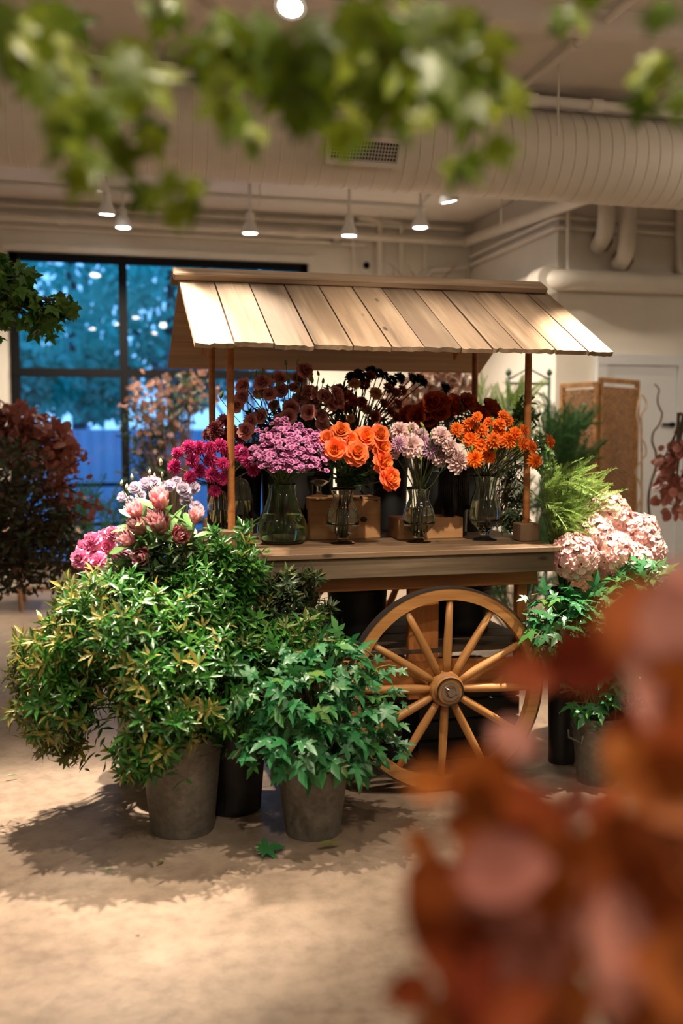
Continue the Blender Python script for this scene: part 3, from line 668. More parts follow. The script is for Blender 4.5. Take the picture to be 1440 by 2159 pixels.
# table
tx0, tx1, ty0, ty1 = .42, 1.815, 3.592, 4.62; nb = 6; bw = (ty1-ty0)/nb
for j in range(nb): board('table_board', cart, (tx0, ty0+bw*(j+.5), ZT-.011), (tx1, ty0+bw*(j+.5), ZT-.011), bw-.003, .022, (0, 0, 1), TABLEW)
for y in (Yw+.014, ty1-.014): board('fascia_board', cart, (tx0+.012, y, ZT-.061), (tx1-.03, y, ZT-.061), .078, .025, (0, 1, 0), FASC)
for x in (tx0+.025, tx1-.045): board('end_board', cart, (x, ty0+.05, ZT-.061), (x, ty1-.05, ZT-.061), .078, .022, (1, 0, 0), FASC)
for y in (3.69, 4.5): board('apron_beam', cart, (.56, y, .832), (1.745, y, .832), .085, .038, (0, 1, 0), PINE)
for x in (.62, 1.70):
    for y in (3.735, 4.45): board('leg', cart, (x, y, .42), (x, y, .87), .042, .042, (1, 0, 0), PINE)
hubx = 1.332
for y in (3.715, 4.475):
    board('wheel_support', cart, (hubx-.06, y, .34), (hubx-.06, y, .87), .125, .036, (0, 1, 0), PINE)
    board('cross_beam', cart, (.85, y-.012, .455), (1.78, y-.012, .42), .125, .03, (0, 1, 0), PINE)
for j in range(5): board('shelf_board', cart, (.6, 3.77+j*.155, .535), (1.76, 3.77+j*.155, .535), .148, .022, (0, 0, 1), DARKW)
build('axle', MB().tube([(hubx, 3.56, .403), (hubx, 4.66, .403)], .014, 12), STEEL, cart, autos=50)
# wheels
def wheel(yc, sgn, phase):
    R = .403; ctr = np.array([hubx, yc, R])
    hub = build('wheel_hub', MB().lathe([(.0, -.052), (.052, -.052), (.056, -.047), (.058, -.03), (.066, -.024), (.070, -.0), (.066, .024), (.056, .03), (.054, .05), (0, .05)], 36, frame_z(ctr, (0, -sgn, 0)) @ np.diag([1, 1, -1, 1.])), WHEELW, cart, autos=35)
    rim = MB().lathe([(R-.052, -.019), (R-.007, -.019), (R-.007, .019), (R-.052, .019)], 84, frame_z(ctr, (0, -sgn, 0)), closed=True)
    build('rim', rim, WHEELW, hub, autos=40)
    build('tyre', MB().lathe([(R-.007, -.021), (R, -.021), (R, .021), (R-.007, .021)], 84, frame_z(ctr, (0, -sgn, 0)), closed=True), TYRE, hub, autos=40)
    for k in range(12):
        a = phase+k*PI/6; d = np.array([math.cos(a), 0, math.sin(a)])
        sp = MB().tube([ctr+d*.06, ctr+d*.10, ctr+d*.17, ctr+d*.26, ctr+d*(R-.045)], [.0135, .0165, .0175, .0155, .0125], 10)
        v = sp.verts(); p0 = (ctr+d*.2); me = None
        # local X along the spoke so the grain follows it
        x = d; y = np.array([0, 1., 0]); z = np.cross(x, y); Rm = np.stack([x, y, z], 1)
        put('spoke', mk_mesh('spoke', (v-p0)@Rm, sp.f, WHEELW), hub, npM(np.block([[Rm, p0[:, None]], [np.zeros((1, 3)), np.ones((1, 1))]])))
    f = ctr+np.array([0, -sgn*.054, 0])
    build('washer', MB().lathe([(.024, -.003), (.036, -.003), (.036, .004), (.024, .004)], 28, frame_z(f, (0, -sgn, 0)), closed=True), STEEL, hub, autos=40)
    build('hub_ring', MB().lathe([(.050, -.002), (.055, -.002), (.055, .004), (.050, .004)], 32, frame_z(f, (0, -sgn, 0)), closed=True), TYRE, hub, autos=40)
    build('axle_nut', MB().tube([f, f+(0, -sgn*.018, 0)], .017, 6), STEEL, hub, smooth=False)
    build('split_pin', MB().tube([f+(-.022, -sgn*.012, .018), f+(.022, -sgn*.012, -.012)], .004, 6), STEEL, hub)
wheel(Yw+.005, 1, math.radians(27.5)); wheel(4.60, -1, .1)

# ================================================================== crates and vases on the table
def crate(label, lo, hi, slot=False, oval=False):
    (a, b, c), (d, e, g) = lo, hi; t = thing('wooden_crate', label, 'crate', ((a+d)/2, (b+e)/2, c)); h = g-c; w = .014
    fr = board('front_board', t, (a, b+w/2, c+h/2), (d, b+w/2, c+h/2), h, w, (0, -1, 0), CRATEW)
    board('back_board', t, (a, e-w/2, c+h/2), (d, e-w/2, c+h/2), h, w, (0, 1, 0), CRATEW)
    for x in (a+w/2, d-w/2):
        if slot and x < d-w:
            for z0, z1, y0, y1 in ((c, c+h*.38, b+w, e-w), (c+h*.75, g, b+w, e-w), (c+h*.38, c+h*.75, b+w, b+.06), (c+h*.38, c+h*.75, e-.06, e-w)):
                board('side_board', t, (x, y0, (z0+z1)/2), (x, y1, (z0+z1)/2), z1-z0, w, (1, 0, 0), CRATEW, .001)
        else: board('side_board', t, (x, b+w, c+h/2), (x, e-w, c+h/2), h, w, (1, 0, 0), CRATEW)
    board('base_board', t, (a+w, (b+e)/2, c+w/2), (d-w, (b+e)/2, c+w/2), e-b-2*w, w, (0, 0, 1), CRATEW)
    if slot: 
        board('lid_board', t, (a, (b+e)/2, g+.006), (d, (b+e)/2, g+.006), e-b, .012, (0, 0, 1), CRATEW)
        build('knot', MB().lathe([(0, -.001), (.011, -.001), (.013, .001), (0, .0012)], 18, frame_z(np.array([a+(d-a)*.755, b-.0006, c+h*.5]), (0, -1, 0)) @ np.diag([1.15, .95, 1, 1])), KNOT, t)
    if oval:
        cc = np.array([a+(d-a)*oval, b-.001, c+h*.55]); pts = [cc+np.array([math.cos(q)*.022, 0, math.sin(q)*.012]) for q in np.linspace(0, 2*PI, 25)]
        build('oval_stamp', MB().tube(pts, .0014, 5), KNOT, t); build('stamped_letter', MB().tube([cc+(-.007, 0, .006), cc+(0, 0, -.006), cc+(.007, 0, .006)], .0014, 5), KNOT, t)
    return t
c0 = WZ(650, 1138, ZT); c1 = WZ(808, 1138, ZT)
crate('pine crate with a dark knot behind the rose vase', (c0[0]+.005, c0[1]-.02, ZT), (c1[0]+.005, c0[1]+.17, ZT+.165), slot=True)
c2 = WZ(811, 1130, ZT); crate('low pine crate with stamped oval beside the knotted crate', (c2[0]+.012, 3.985, ZT), (c2[0]+.30, 4.15, ZT+.09), oval=.17)

def vase(label, base, prof, thick=.004, water=.5, mat=None, name='glass_vase', wmat=None):
    t = thing(name, label, 'vase', base); B = np.eye(4); B[:3, 3] = base
    zb = prof[0][1]
    # outer wall then inner wall, closed at the bottom
    inner = [(max(r-thick, .002), z) for r, z in prof if z > zb+.0]
    fl = next((z for r, z in prof if r > .045 and z > zb+.02), zb) if name == 'footed_glass_vase' else zb
    ins = [(r, z) for r, z in inner if z > fl+.012]
    P = [(0, prof[0][1])]+list(prof)+ins[::-1]+[(0, ins[0][1]-.004)]
    build('glass_body', MB().lathe(P, 36, B), mat or GLASS, t)
    top = prof[-1][1]; wz = fl+.012+(top-fl)*water
    wp = [(r-.0012, z) for r, z in ins if z < wz]
    build('water', MB().lathe([(0, ins[0][1]-.002)]+wp+[(wp[-1][0], wz), (0, wz)], 28, B), wmat or WATER, t)
    return t
def sm(prof, n=26):
    r = np.array(prof); t = np.linspace(0, 1, len(r)); q = np.linspace(0, 1, n)
    # Catmull-Rom style smoothing
    out = []
    for u in q:
        x = u*(len(r)-1); i = min(int(x), len(r)-2); f = x-i; p = [r[max(i-1, 0)], r[i], r[i+1], r[min(i+2, len(r)-1)]]
        out.append(tuple(.5*((2*p[1])+(-p[0]+p[2])*f+(2*p[0]-5*p[1]+4*p[2]-p[3])*f*f+(-p[0]+3*p[1]-3*p[2]+p[3])*f**3)))
    return out
jugB = WZ(595, 1146, ZT)
vase('round bellied green glass vase holding lilac statice', jugB, sm([(.068, 0), (.094, .018), (.103, .05), (.098, .085), (.082, .125), (.066, .165), (.056, .205), (.055, .225), (.059, .245)]), .004, .45, GLASSG)
hur = [(.05, 0), (.05, .006), (.022, .012), (.022, .03), (.03, .04), (.062, .07), (.07, .105), (.06, .15), (.045, .185), (.042, .205), (.054, .245)]
def hurricane(label, px, py, s):
    b = WZ(px, py, ZT); vase(label, b, [(r*.98 if i > 3 else r, z*s) for i, (r, z) in enumerate(sm(hur, 30))], .003, .42, GLASS, 'footed_glass_vase'); return b
roseB = hurricane('footed clear vase in front of the knotted crate, holding orange roses', 723, 1146, .93)
paleB = hurricane('footed clear vase holding pale pink dahlias', 883, 1143, .93)
oranB = hurricane('footed clear vase nearest the right post, holding orange dahlias', 1022, 1139, 1.13)
cyl = lambda r, h: [(r*.95, 0), (r, .004), (r, h*.3), (r, h*.6), (r, h)]
def cylvase(label, x, y, r, h, mat=GLASS, z=ZT, water=.5): b = np.array([x, y, z]); vase(label, b, cyl(r, h), .004, water, mat); return b
# ribbed smoked cylinder
rb = WZ(957, 1128, ZT)
t = thing('ribbed_glass_vase', 'tall dark ribbed glass cylinder behind the dahlias', 'vase', rb); B = np.eye(4); B[:3, 3] = rb
build('glass_body', MB().lathe([(0, 0), (.055, 0), (.058, .01), (.058, .1), (.062, .11), (.062, .3), (.058, .3), (.054, .11), (.05, .02), (0, .02)], 40, B), SMOKE, t, autos=40)
ribm = mk_mesh('rib', MB().tube([(0, 0, .115), (0, 0, .295)], .0032, 5).verts(), MB().tube([(0, 0, .115), (0, 0, .295)], .0032, 5).f, SMOKE)
for k in range(40): a = k*PI/20; put('rib', ribm, t, Matrix.Translation(Vector(rb+np.array([math.cos(a)*.063, math.sin(a)*.063, 0]))))
magB = cylvase('clear vase by the left front post, holding magenta dahlias', .50, 3.95, .05, .26)



dskB = cylvase('clear vase behind the left post, holding dusky dahlias', .62, 4.18, .05, .3)
# glass compote on the crate
cb = np.array([c0[0]+.06, c0[1]+.06, ZT+.165+.012]); t = thing('glass_compote', 'small clear footed glass bowl on the knotted crate', 'bowl', cb); B = np.eye(4); B[:3, 3] = cb
build('bowl', MB().lathe([(0, .045), (.02, .046), (.046, .066), (.052, .09), (.049, .09), (.043, .068), (.018, .05), (0, .049)], 28, B), GLASS, t); build('foot', MB().lathe([(0, 0), (.04, 0), (.042, .004), (.012, .012), (.010, .04), (.018, .045), (0, .045)], 28, B), GLASS, t)

# ================================================================== buckets
def bucket(label, base, r0, r1, h, handles=True, mat=None):
    base = np.asarray(base, float); t = thing('zinc_bucket', label, 'bucket', base); B = np.eye(4); B[:3, 3] = base; th = .003
    rr = lambda z: r0+(r1-r0)*z/h
    pr = [(0, .006), (r0-.006, .006), (r0-.004, 0), (r0, 0), (r0+.002, .008)]
    for z in np.linspace(.03, h*.80, 6): pr.append((rr(z), z))
    pr += [(rr(h*.82)+.004, h*.82), (rr(h*.84), h*.84), (rr(h*.87)+.004, h*.87), (rr(h*.89), h*.89), (rr(h), h-.004), (r1+.004, h), (r1+.002, h+.004), (r1-th, h), (rr(h*.5)-th, h*.5), (r0-th, .012), (0, .012)]
    build('bucket_body', MB().lathe(pr, 48, B), mat or ZINC, t, autos=55)
    build('rim_wire', MB().tube([base+np.array([math.cos(a)*(r1+.001), math.sin(a)*(r1+.001), h]) for a in np.linspace(0, 2*PI, 49)], .005, 8, False), mat or ZINC, t)
    if handles:
        for a in (.2, PI+.2):
            c = base+np.array([math.cos(a)*(rr(h*.78)+.012), math.sin(a)*(rr(h*.78)+.012), h*.78]); tx = np.array([-math.sin(a), math.cos(a), 0])
            build('handle', MB().tube([c-tx*.045, c-tx*.04+(0, 0, -.03), c+tx*.04+(0, 0, -.03), c+tx*.045], .005, 8), mat or ZINC, t)
    return base+np.array([0, 0, h])
BLACKP = mat_plain('black_plastic', (.008, .008, .008), .5)
lisB = bucket('black florist bucket at the back left, holding dusty pink lisianthus', (.86, 4.22, ZT), .07, .085, .34, False, BLACKP)-(0, 0, .34)
strB = bucket('black florist bucket behind the orange roses, holding strawflowers', (1.14, 4.27, ZT), .07, .085, .36, False, BLACKP)-(0, 0, .36)
drkB = bucket('black florist bucket at the back right, holding dark red roses', (1.52, 4.22, ZT), .07, .085, .34, False, BLACKP)-(0, 0, .34)
bucket('added black filler bucket between the strawflower and rose buckets', (1.34, 4.40, ZT), .075, .09, .36, False, BLACKP)  # these empty back-row buckets are added to darken the gaps behind the flowers
bucket('added black filler bucket at the far back left corner of the table', (.67, 4.46, ZT), .075, .09, .40, False, BLACKP); bucket('added black filler bucket second from the back left corner', (.83, 4.48, ZT), .065, .075, .38, False, BLACKP)
bucket('added empty black filler bucket at the back between the left bunches', (1.0, 4.45, ZT), .075, .09, .36, False, BLACKP)
bucket('added black filler bucket at the back right corner of the table', (1.68, 4.28, ZT), .055, .065, .30, False, BLACKP)
bucket('black tub on the cart shelf left of the wheel support', (1.08, 4.0, .546), .11, .13, .25, False, BLACKP)
bucket('black tub on the cart shelf right of the wheel support', (1.55, 4.0, .546), .11, .13, .23, False, BLACKP)
for x, w in ((.80, 'left'), (1.33, 'right')):  # crates added to darken the space behind the wheel
    t = thing('dark_filler_crate', 'added black slatted crate darkening the space under the cart, '+w+' one', 'crate', (x+.23, 4.15, 0))
    for y in (3.93, 4.38):
        for k in range(4): board('slat', t, (x, y, .05+k*.085), (x+.46, y, .05+k*.085), .078, .012, (0, 1, 0), BLACKP)
    for xx in (x+.008, x+.452):
        for k in range(4): board('slat', t, (xx, 3.94, .05+k*.085), (xx, 4.37, .05+k*.085), .078, .012, (1, 0, 0), BLACKP)
    board('base_board', t, (x, 4.155, .006), (x+.46, 4.155, .006), .44, .012, (0, 0, 1), BLACKP)
g1 = WZ(385, 1745, 0); b1 = bucket('galvanised bucket at the left under the big leafy bush', g1, .112, .145, .36)
g2 = WZ(660, 1752, 0); b2 = bucket('galvanised bucket in the middle holding ivy', g2, .096, .132, .30)
g3 = WZ(1258, 1645, 0); b3 = bucket('galvanised bucket at the right under the hydrangeas, holding ivy', g3, .08, .105, .27)
g4 = np.array([.46, 3.86-.28, 0]); b4 = bucket('bucket behind the two front ones, blackened as shade', (.50, 3.62, 0), .10, .135, .42, mat=BLACKP)  # coloured black to deepen the dark gap between the front buckets
g5 = (.31, 3.84, 0); b5 = bucket('tall zinc florist bucket holding proteas beside the cart', g5, .095, .13, .62, False)
g6 = (.19, 4.08, 0); b6 = bucket('tall zinc florist bucket holding pink roses at far left', g6, .09, .12, .60, False)
g7 = (.36, 4.30, 0); b7 = bucket('tall zinc florist bucket holding lavender lisianthus', g7, .085, .115, .72, False)
g8 = (2.16, 3.80, 0); b8 = bucket('tall zinc florist bucket holding hydrangeas', g8, .10, .135, .62, False)
p = WZ(1160, 1300, .3); vb = np.array([1.93, 3.80, 0.0])
bucket('tall slim black stand-in for the glass vase of feathery greenery at the right end', vb, .055, .07, .74, False, BLACKP)  # black bucket replaces a glass vase that rendered too bright

# ================================================================== flowers
def petal_grid(l, w, r0, z0, th0, curl, cup, prof, az, nu=4, nv=4, ruff=0., rng=None, twist=0.):
    V = []; r, z = r0, z0; P = [(r, z, th0)]
    for i in range(nv): 
        th = th0+curl*(i+.5)/nv; r += l/nv*math.sin(th); z += l/nv*math.cos(th); P.append((r, z, th0+curl*(i+1)/nv))
    ca, sa = math.cos(az), math.sin(az); ts = []
    for i, (r, z, th) in enumerate(P):
        v = i/nv; hw = w*np.interp(v, np.linspace(0, 1, len(prof)), prof)
        for j in range(nu+1):
            u = 2*j/nu-1; up = cup*hw*u*u; rf = ruff*l*v*(math.sin(u*5+az*3)+.6*math.sin(u*9+az)) if ruff else 0
            rr = r-math.cos(th)*up+rf*math.cos(th); zz = z+math.sin(th)*up+rf*math.sin(th)+twist*u*hw; y = u*hw
            V.append((rr*ca-y*sa, rr*sa+y*ca, zz)); ts.append(v)
    F = [(i*(nu+1)+j, i*(nu+1)+j+1, (i+1)*(nu+1)+j+1, (i+1)*(nu+1)+j) for i in range(nv) for j in range(nu)]
    return np.array(V), F, np.array(ts)
ROUND = [.35, .75, 1, 1, .55]; POINT = [.35, .85, 1, .75, .06]; STRAP = [.5, .85, 1, .95, .45]
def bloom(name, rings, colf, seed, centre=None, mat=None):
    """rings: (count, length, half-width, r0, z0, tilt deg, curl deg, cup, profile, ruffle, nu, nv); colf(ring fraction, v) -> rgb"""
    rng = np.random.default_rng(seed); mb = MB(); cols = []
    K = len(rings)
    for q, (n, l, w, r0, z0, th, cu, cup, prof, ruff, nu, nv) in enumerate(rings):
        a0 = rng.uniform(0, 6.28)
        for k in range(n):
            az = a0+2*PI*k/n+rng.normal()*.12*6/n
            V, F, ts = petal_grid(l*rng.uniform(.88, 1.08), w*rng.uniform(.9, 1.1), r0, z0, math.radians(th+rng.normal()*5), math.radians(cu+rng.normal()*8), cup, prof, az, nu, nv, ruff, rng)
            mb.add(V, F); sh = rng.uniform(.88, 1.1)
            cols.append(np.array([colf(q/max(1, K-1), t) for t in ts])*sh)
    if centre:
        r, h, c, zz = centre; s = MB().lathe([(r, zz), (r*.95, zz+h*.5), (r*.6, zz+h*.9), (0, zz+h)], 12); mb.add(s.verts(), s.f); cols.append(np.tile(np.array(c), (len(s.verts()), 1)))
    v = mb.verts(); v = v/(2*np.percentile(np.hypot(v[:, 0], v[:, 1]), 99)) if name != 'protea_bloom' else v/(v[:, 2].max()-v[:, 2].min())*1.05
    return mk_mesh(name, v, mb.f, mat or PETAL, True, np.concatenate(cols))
def lerp(a, b, t): return np.array(a)*(1-t)+np.array(b)*t
def rose_rings(s, n=5, ruff=.03, open_=1.):
    R = [(3, .5*s, .22*s, .02*s, 0, 2, 6, .9, ROUND, 0, 4, 4), (4, .55*s, .30*s, .06*s, 0, 8, 10, .8, ROUND, .01, 4, 4), (5, .60*s, .36*s, .10*s, -.02*s, 14, 22*open_, .65, ROUND, ruff, 4, 5), (5, .66*s, .42*s, .13*s, -.06*s, 24, 42*open_, .5, ROUND, ruff, 5, 5), (6, .70*s, .46*s, .14*s, -.10*s, 36, 62*open_, .4, ROUND, ruff, 5, 5), (6, .72*s, .46*s, .13*s, -.16*s, 52, 72*open_, .3, ROUND, ruff*1.3, 5, 5)]
    return R[:n] if n < 6 else R
# every bloom mesh has a diameter of about 1 before scaling
def ball_rings(K, l, w, prof, cup, ruff=0., full=125, nbase=6, dense=1.0):
    R = []
    for q in range(K):
        f = q/(K-1); th = 6+f*full; r0 = .03+.06*f; R.append((int((nbase+f*nbase*2.0)*dense), l*(.5+.5*f), w*(.6+.4*f), r0, .10-.10*f, th, -18+10*f, cup, prof, ruff, 2, 3))
    return R
BL = {}
def variants(key, fn, n=3): BL[key] = [fn(i) for i in range(n)]
OR_IN, OR_OUT = (1.0, .33, .05), (.95, .17, .06)
variants('orange_rose', lambda i: bloom('orange_rose_bloom', rose_rings(.62, 6, .03, .95+.1*i), lambda q, v: lerp(lerp((1.0, .36, .05), (.98, .25, .06), q), (.92, .13, .09), .55*v*q), 10+i))
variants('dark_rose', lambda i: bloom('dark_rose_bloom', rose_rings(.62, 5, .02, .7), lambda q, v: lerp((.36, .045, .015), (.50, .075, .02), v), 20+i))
variants('pink_rose', lambda i: bloom('pink_rose_bloom', [(n+2, l, w*.8, r0, z0, th, cu, c, p, .06, nu, nv) for (n, l, w, r0, z0, th, cu, c, p, rf, nu, nv) in rose_rings(.62, 6, .06, 1.)], lambda q, v: lerp((.78, .13, .36), (.88, .34, .56), v), 30+i))
variants('lisianthus', lambda i: bloom('lisianthus_bloom', rose_rings(.60, 5, .05, 1.1)[1:], lambda q, v: lerp((.24, .05, .04), lerp((.68, .27, .24), (.78, .38, .34), q), min(1, v*1.9)), 40+i, (.055, .12, (.05, .02, .01), .1)))
variants('lavender', lambda i: bloom('lavender_bloom', rose_rings(.60, 5, .06, .7)[1:], lambda q, v: lerp((.60, .53, .62), (.76, .67, .80), v), 45+i))
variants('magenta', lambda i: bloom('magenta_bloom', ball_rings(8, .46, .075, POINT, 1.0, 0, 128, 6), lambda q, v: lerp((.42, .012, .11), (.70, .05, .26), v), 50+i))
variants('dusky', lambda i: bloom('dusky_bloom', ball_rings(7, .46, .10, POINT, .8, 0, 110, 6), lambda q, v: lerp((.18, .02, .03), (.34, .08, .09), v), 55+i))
variants('pale', lambda i: bloom('pale_bloom', ball_rings(6, .50, .125, STRAP, .9, .0, 112, 5), lambda q, v: lerp((.72, .50, .44), (.80, .60, .60), v), 60+i, (.07, .08, (.65, .45, .15), .05)))
variants('lilac', lambda i: bloom('lilac_bloom', ball_rings(8, .46, .065, POINT, 1.0, 0, 118, 7), lambda q, v: lerp((.56, .30, .46), (.68, .44, .58), v), 65+i))
variants('orange_dahlia', lambda i: bloom('orange_dahlia_bloom', ball_rings(4, .48, .105, POINT, .6, 0, 92, 6)[1:], lambda q, v: lerp((.80, .16, .01), (.95, .21, .012), v), 70+i, (.10, .08, (.62, .20, .02), .06)))
variants('orange_ball', lambda i: bloom('orange_ball_bloom', ball_rings(6, .48, .09, POINT, .7, 0, 112, 6), lambda q, v: lerp((.85, .17, .008), (1.0, .27, .015), v), 75+i))
variants('straw', lambda i: bloom('strawflower_bloom', ball_rings(5, .44, .09, POINT, .6, 0, 95, 8), lambda q, v: lerp((.52, .22, .09), (.76, .40, .18), v), 80+i, (.12, .06, (.5, .25, .04), .03)))
variants('straw_red', lambda i: bloom('red_strawflower_bloom', ball_rings(5, .42, .10, POINT, .7, 0, 75, 7), lambda q, v: lerp((.26, .035, .015), (.44, .085, .03), v), 84+i))
variants('scabiosa', lambda i: bloom('scabiosa_bloom', ball_rings(5, .42, .075, STRAP, .5, .04, 100, 9), lambda q, v: lerp((.006, .003, .004), (.02, .006, .008), v), 88+i))
variants('statice', lambda i: bloom('statice_bloom', [(7, .30, .16, .05, 0, 25, 45, .5, ROUND, .04, 3, 3), (9, .42, .17, .12, -.06, 50, 40, .4, ROUND, .05, 3, 3), (5, .22, .14, .02, .05, 10, 30, .5, ROUND, .03, 3, 3)], lambda q, v: lerp((.46, .12, .32), (.74, .30, .56), v), 90+i), 4)
def protea_mesh(i):
    g = [(9, .52, .10, .06, .0, 6, -6, .6, POINT, 0, 2, 4), (12, .64, .12, .13, -.03, 14, -14, .6, POINT, 0, 2, 4), (13, .68, .13, .18, -.10, 24+6*i, -26, .6, POINT, 0, 2, 5), (13, .58, .135, .20, -.18, 28+6*i, -26, .6, POINT, 0, 2, 5), (11, .42, .14, .18, -.24, 34, -24, .6, POINT, 0, 2, 4), (9, .26, .13, .14, -.28, 40, -22, .6, POINT, 0, 2, 3)]
    return bloom('protea_bloom', g, lambda q, v: lerp(lerp((.66, .07, .14), (.84, .30, .38), min(1, v*1.3)), (.95, .72, .73), max(0, v-.62)*2.3), 100+i, (.15, .22, (.06, .012, .015), .12))
variants('protea', protea_mesh, 3)
def hydrangea_mesh(i):
    rng = np.random.default_rng(200+i); mb = MB(); cols = []
    n = 330
    for k in range(n):
        z = 1-2*(k+.5)/n; a = k*2.39996; d = unit(np.array([math.sqrt(1-z*z)*math.cos(a), math.sqrt(1-z*z)*math.sin(a), z*.86])+rng.normal(size=3)*.10); M = frame_z(d*.43*rng.uniform(.90, 1.05), d+rng.normal(size=3)*.28, 1., rng.uniform(0, 6))
        base = lerp((.88, .53, .58), (.93, .74, .72), rng.random()); base = lerp(base, (.62, .62, .34), .35*(rng.random() < .18))
        for q in range(4):
            V, F, ts = petal_grid(.066, .046, .005, 0, math.radians(68), math.radians(22), .35, [.3, .85, 1, .6], q*PI/2+rng.normal()*.1, 2, 3, .05)
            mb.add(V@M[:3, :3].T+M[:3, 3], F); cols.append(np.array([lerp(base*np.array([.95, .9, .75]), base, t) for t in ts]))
    return mk_mesh('hydrangea_head', mb.verts(), mb.f, PETAL, True, np.concatenate(cols))
variants('hydrangea', hydrangea_mesh, 2)
sb = MB().lathe([(0, 0), (.18, .1), (.25, .35), (.2, .65), (.08, .9), (0, 1)], 8)
BUDM = mat_plain('flower_bud', (.22, .26, .06), .5); BUD = mk_mesh('flower_bud', sb.verts(), sb.f, BUDM)
BUDP = mk_mesh('pale_bud', sb.verts(), sb.f, mat_plain('pale_bud', (.50, .52, .35), .5))
STEMD = mat_plain('dark_stem', (.045, .06, .018), .5)
sep = MB()
for k in range(5): V, F, ts = petal_grid(.32, .09, .05, 0, math.radians(70), .9, .2, POINT, k*2*PI/5, 2, 2); sep.add(V*np.array([1, 1, -1]), F)
CALYX = mk_mesh('calyx', sep.verts(), sep.f, STEM)

def flower(name, cat, key, px, py, Y, dpx, base, rng, group, face=None, stemr=.0025, leafkey=None, calyx=True, label='', foot=None, smat=None, bud=False):
    P = WY(px, py, Y); dist = proj(P)[2]; D = 1.14*dpx*dist/FPX
    mouth = np.asarray(base, float); ft = np.asarray(foot if foot is not None else mouth-(0, 0, .2), float)+rng.normal(size=3)*np.array([.015, .015, 0])
    out = P-mouth; ax = unit(np.array([out[0]*1.1, out[1]*.8, abs(out[2])*.55])+np.array([.05, -.42, 0])*np.linalg.norm(out)) if face is None else unit(face)
    ax = unit(ax+rng.normal(size=3)*.10)
    t = thing(name, label, cat, ft, group); me = BL[key][rng.integers(len(BL[key]))] if key in BL else None
    M = frame_z(P, ax, D, rng.uniform(0, 6.28))
    if me is not None: put('bloom', me, t, npM(M))
    P0 = P-ax*D*.12
    mid = mouth*.5+P0*.5+(0, 0, -.02); ctrl = np.array([mouth[0]*.4+P0[0]*.6, mouth[1]*.4+P0[1]*.6, P0[2]-.08]) if P0[2] > mouth[2] else mid
    mo = mouth+rng.normal(size=3)*np.array([.016, .016, .0])
    pts = [ft]+bez(mo, (mo+ctrl)/2+(0, 0, .02), P0, 6)
    build('stem', MB().tube(pts, stemr, 6), smat or STEMD, t)
    if calyx: put('calyx', CALYX, t, npM(frame_z(P0, ax, D*.9)))
    if leafkey:
        for k in range(2):
            q = np.array(pts[2+k])+rng.normal(size=3)*.005; dl = unit(np.array([rng.normal(), rng.normal()-.3, rng.uniform(-.2, .6)])); put('leaf', ME[leafkey], t, npM(frame_z(q, dl) @ np.diag([1, 1, 1, 1]) if False else frame(q, dl, (0, -.4, 1), rng.uniform(.05, .075))))
    return (t, px, py)
def bunch(name, cat, key, pts, Y, base, seed, what, where, group, rows, dpx=30, jitter=.05, **kw):
    rng = np.random.default_rng(seed); items = []
    for p in pts:
        d = p[2] if len(p) > 2 else dpx*rng.uniform(.88, 1.12); k = p[3] if len(p) > 3 else key
        items.append(flower(name, cat, k, p[0], p[1], Y+rng.uniform(-jitter, jitter)+(p[4] if len(p) > 4 else 0), d, base, rng, group, **kw))
    label_rows(items, what, where, rows); return items
A_ = lambda pts: [(340+p[0]/3.789, 740+p[1]/3.789)+tuple(p[2:]) for p in pts]
B_ = lambda pts: [(680+p[0]/2.88, 740+p[1]/2.88)+tuple(p[2:]) for p in pts]
C_ = lambda pts: [(p[0]/2.6976, 500+p[1]/2.6976)+tuple(p[2:]) for p in pts]
up = lambda b, h: np.asarray(b, float)+np.array([0, 0, h])
bunch('orange_rose', 'flower', 'orange_rose', B_([(110, 490, 42), (80, 595, 46), (205, 622, 52), (255, 530, 50), (345, 510, 42), (165, 545, 42), (358, 582, 42), (365, 672, 46), (400, 778, 50), (28, 535, 36)]), 3.72, up(roseB, .225), 301, 'orange garden rose', 'of the middle bunch', 'orange garden roses', ('upper', 'lower'), leafkey='rose')
bunch('pale_dahlia', 'flower', 'pale', B_([(470, 490, 46), (465, 567, 38, 'lilac'), (540, 575, 50), (420, 605, 36, 'pale'), (650, 600, 38, 'lilac'), (720, 515, 42), (712, 640, 40), (775, 578, 36), (815, 668, 52), (600, 512, 34), (540, 470, 30), (610, 545, 34, 'lilac')]), 3.74, up(paleB, .225), 302, 'pale pink dahlia', 'above its footed vase', 'pale pink dahlias', ('upper', 'lower'))
bunch('orange_dahlia', 'flower', 'orange_dahlia', B_([(815, 475), (860, 500), (890, 440), (895, 535), (965, 480), (965, 572), (925, 655, 38, 'orange_ball'), (1010, 637, 34, 'orange_ball'), (1040, 545, 38), (1130, 540, 40, 'orange_ball'), (1172, 500), (1216, 562), (1265, 580, 36), (1290, 668, 36, 'orange_ball'), (1375, 552), (1080, 440), (1122, 422), (1222, 482), (1100, 390, 26), (1012, 430, 24), (1070, 482), (940, 400, 24)]), 3.74, up(oranB, .27), 303, 'bright orange dahlia', 'by the right post', 'bright orange dahlias', ('top', 'middle', 'lower'), dpx=33)
bunch('dark_rose', 'flower', 'dark_rose', B_([(530, 400), (620, 380), (645, 412), (705, 368), (700, 322), (800, 338), (870, 322), (668, 330), (920, 378), (1020, 372), (1000, 350), (580, 398), (760, 380), (960, 400)]), 4.12, up(drkB, .34), 304, 'dark brick-red rose', 'behind the orange dahlias', 'dark brick-red roses', ('upper', 'lower'), dpx=42, leafkey='rose')
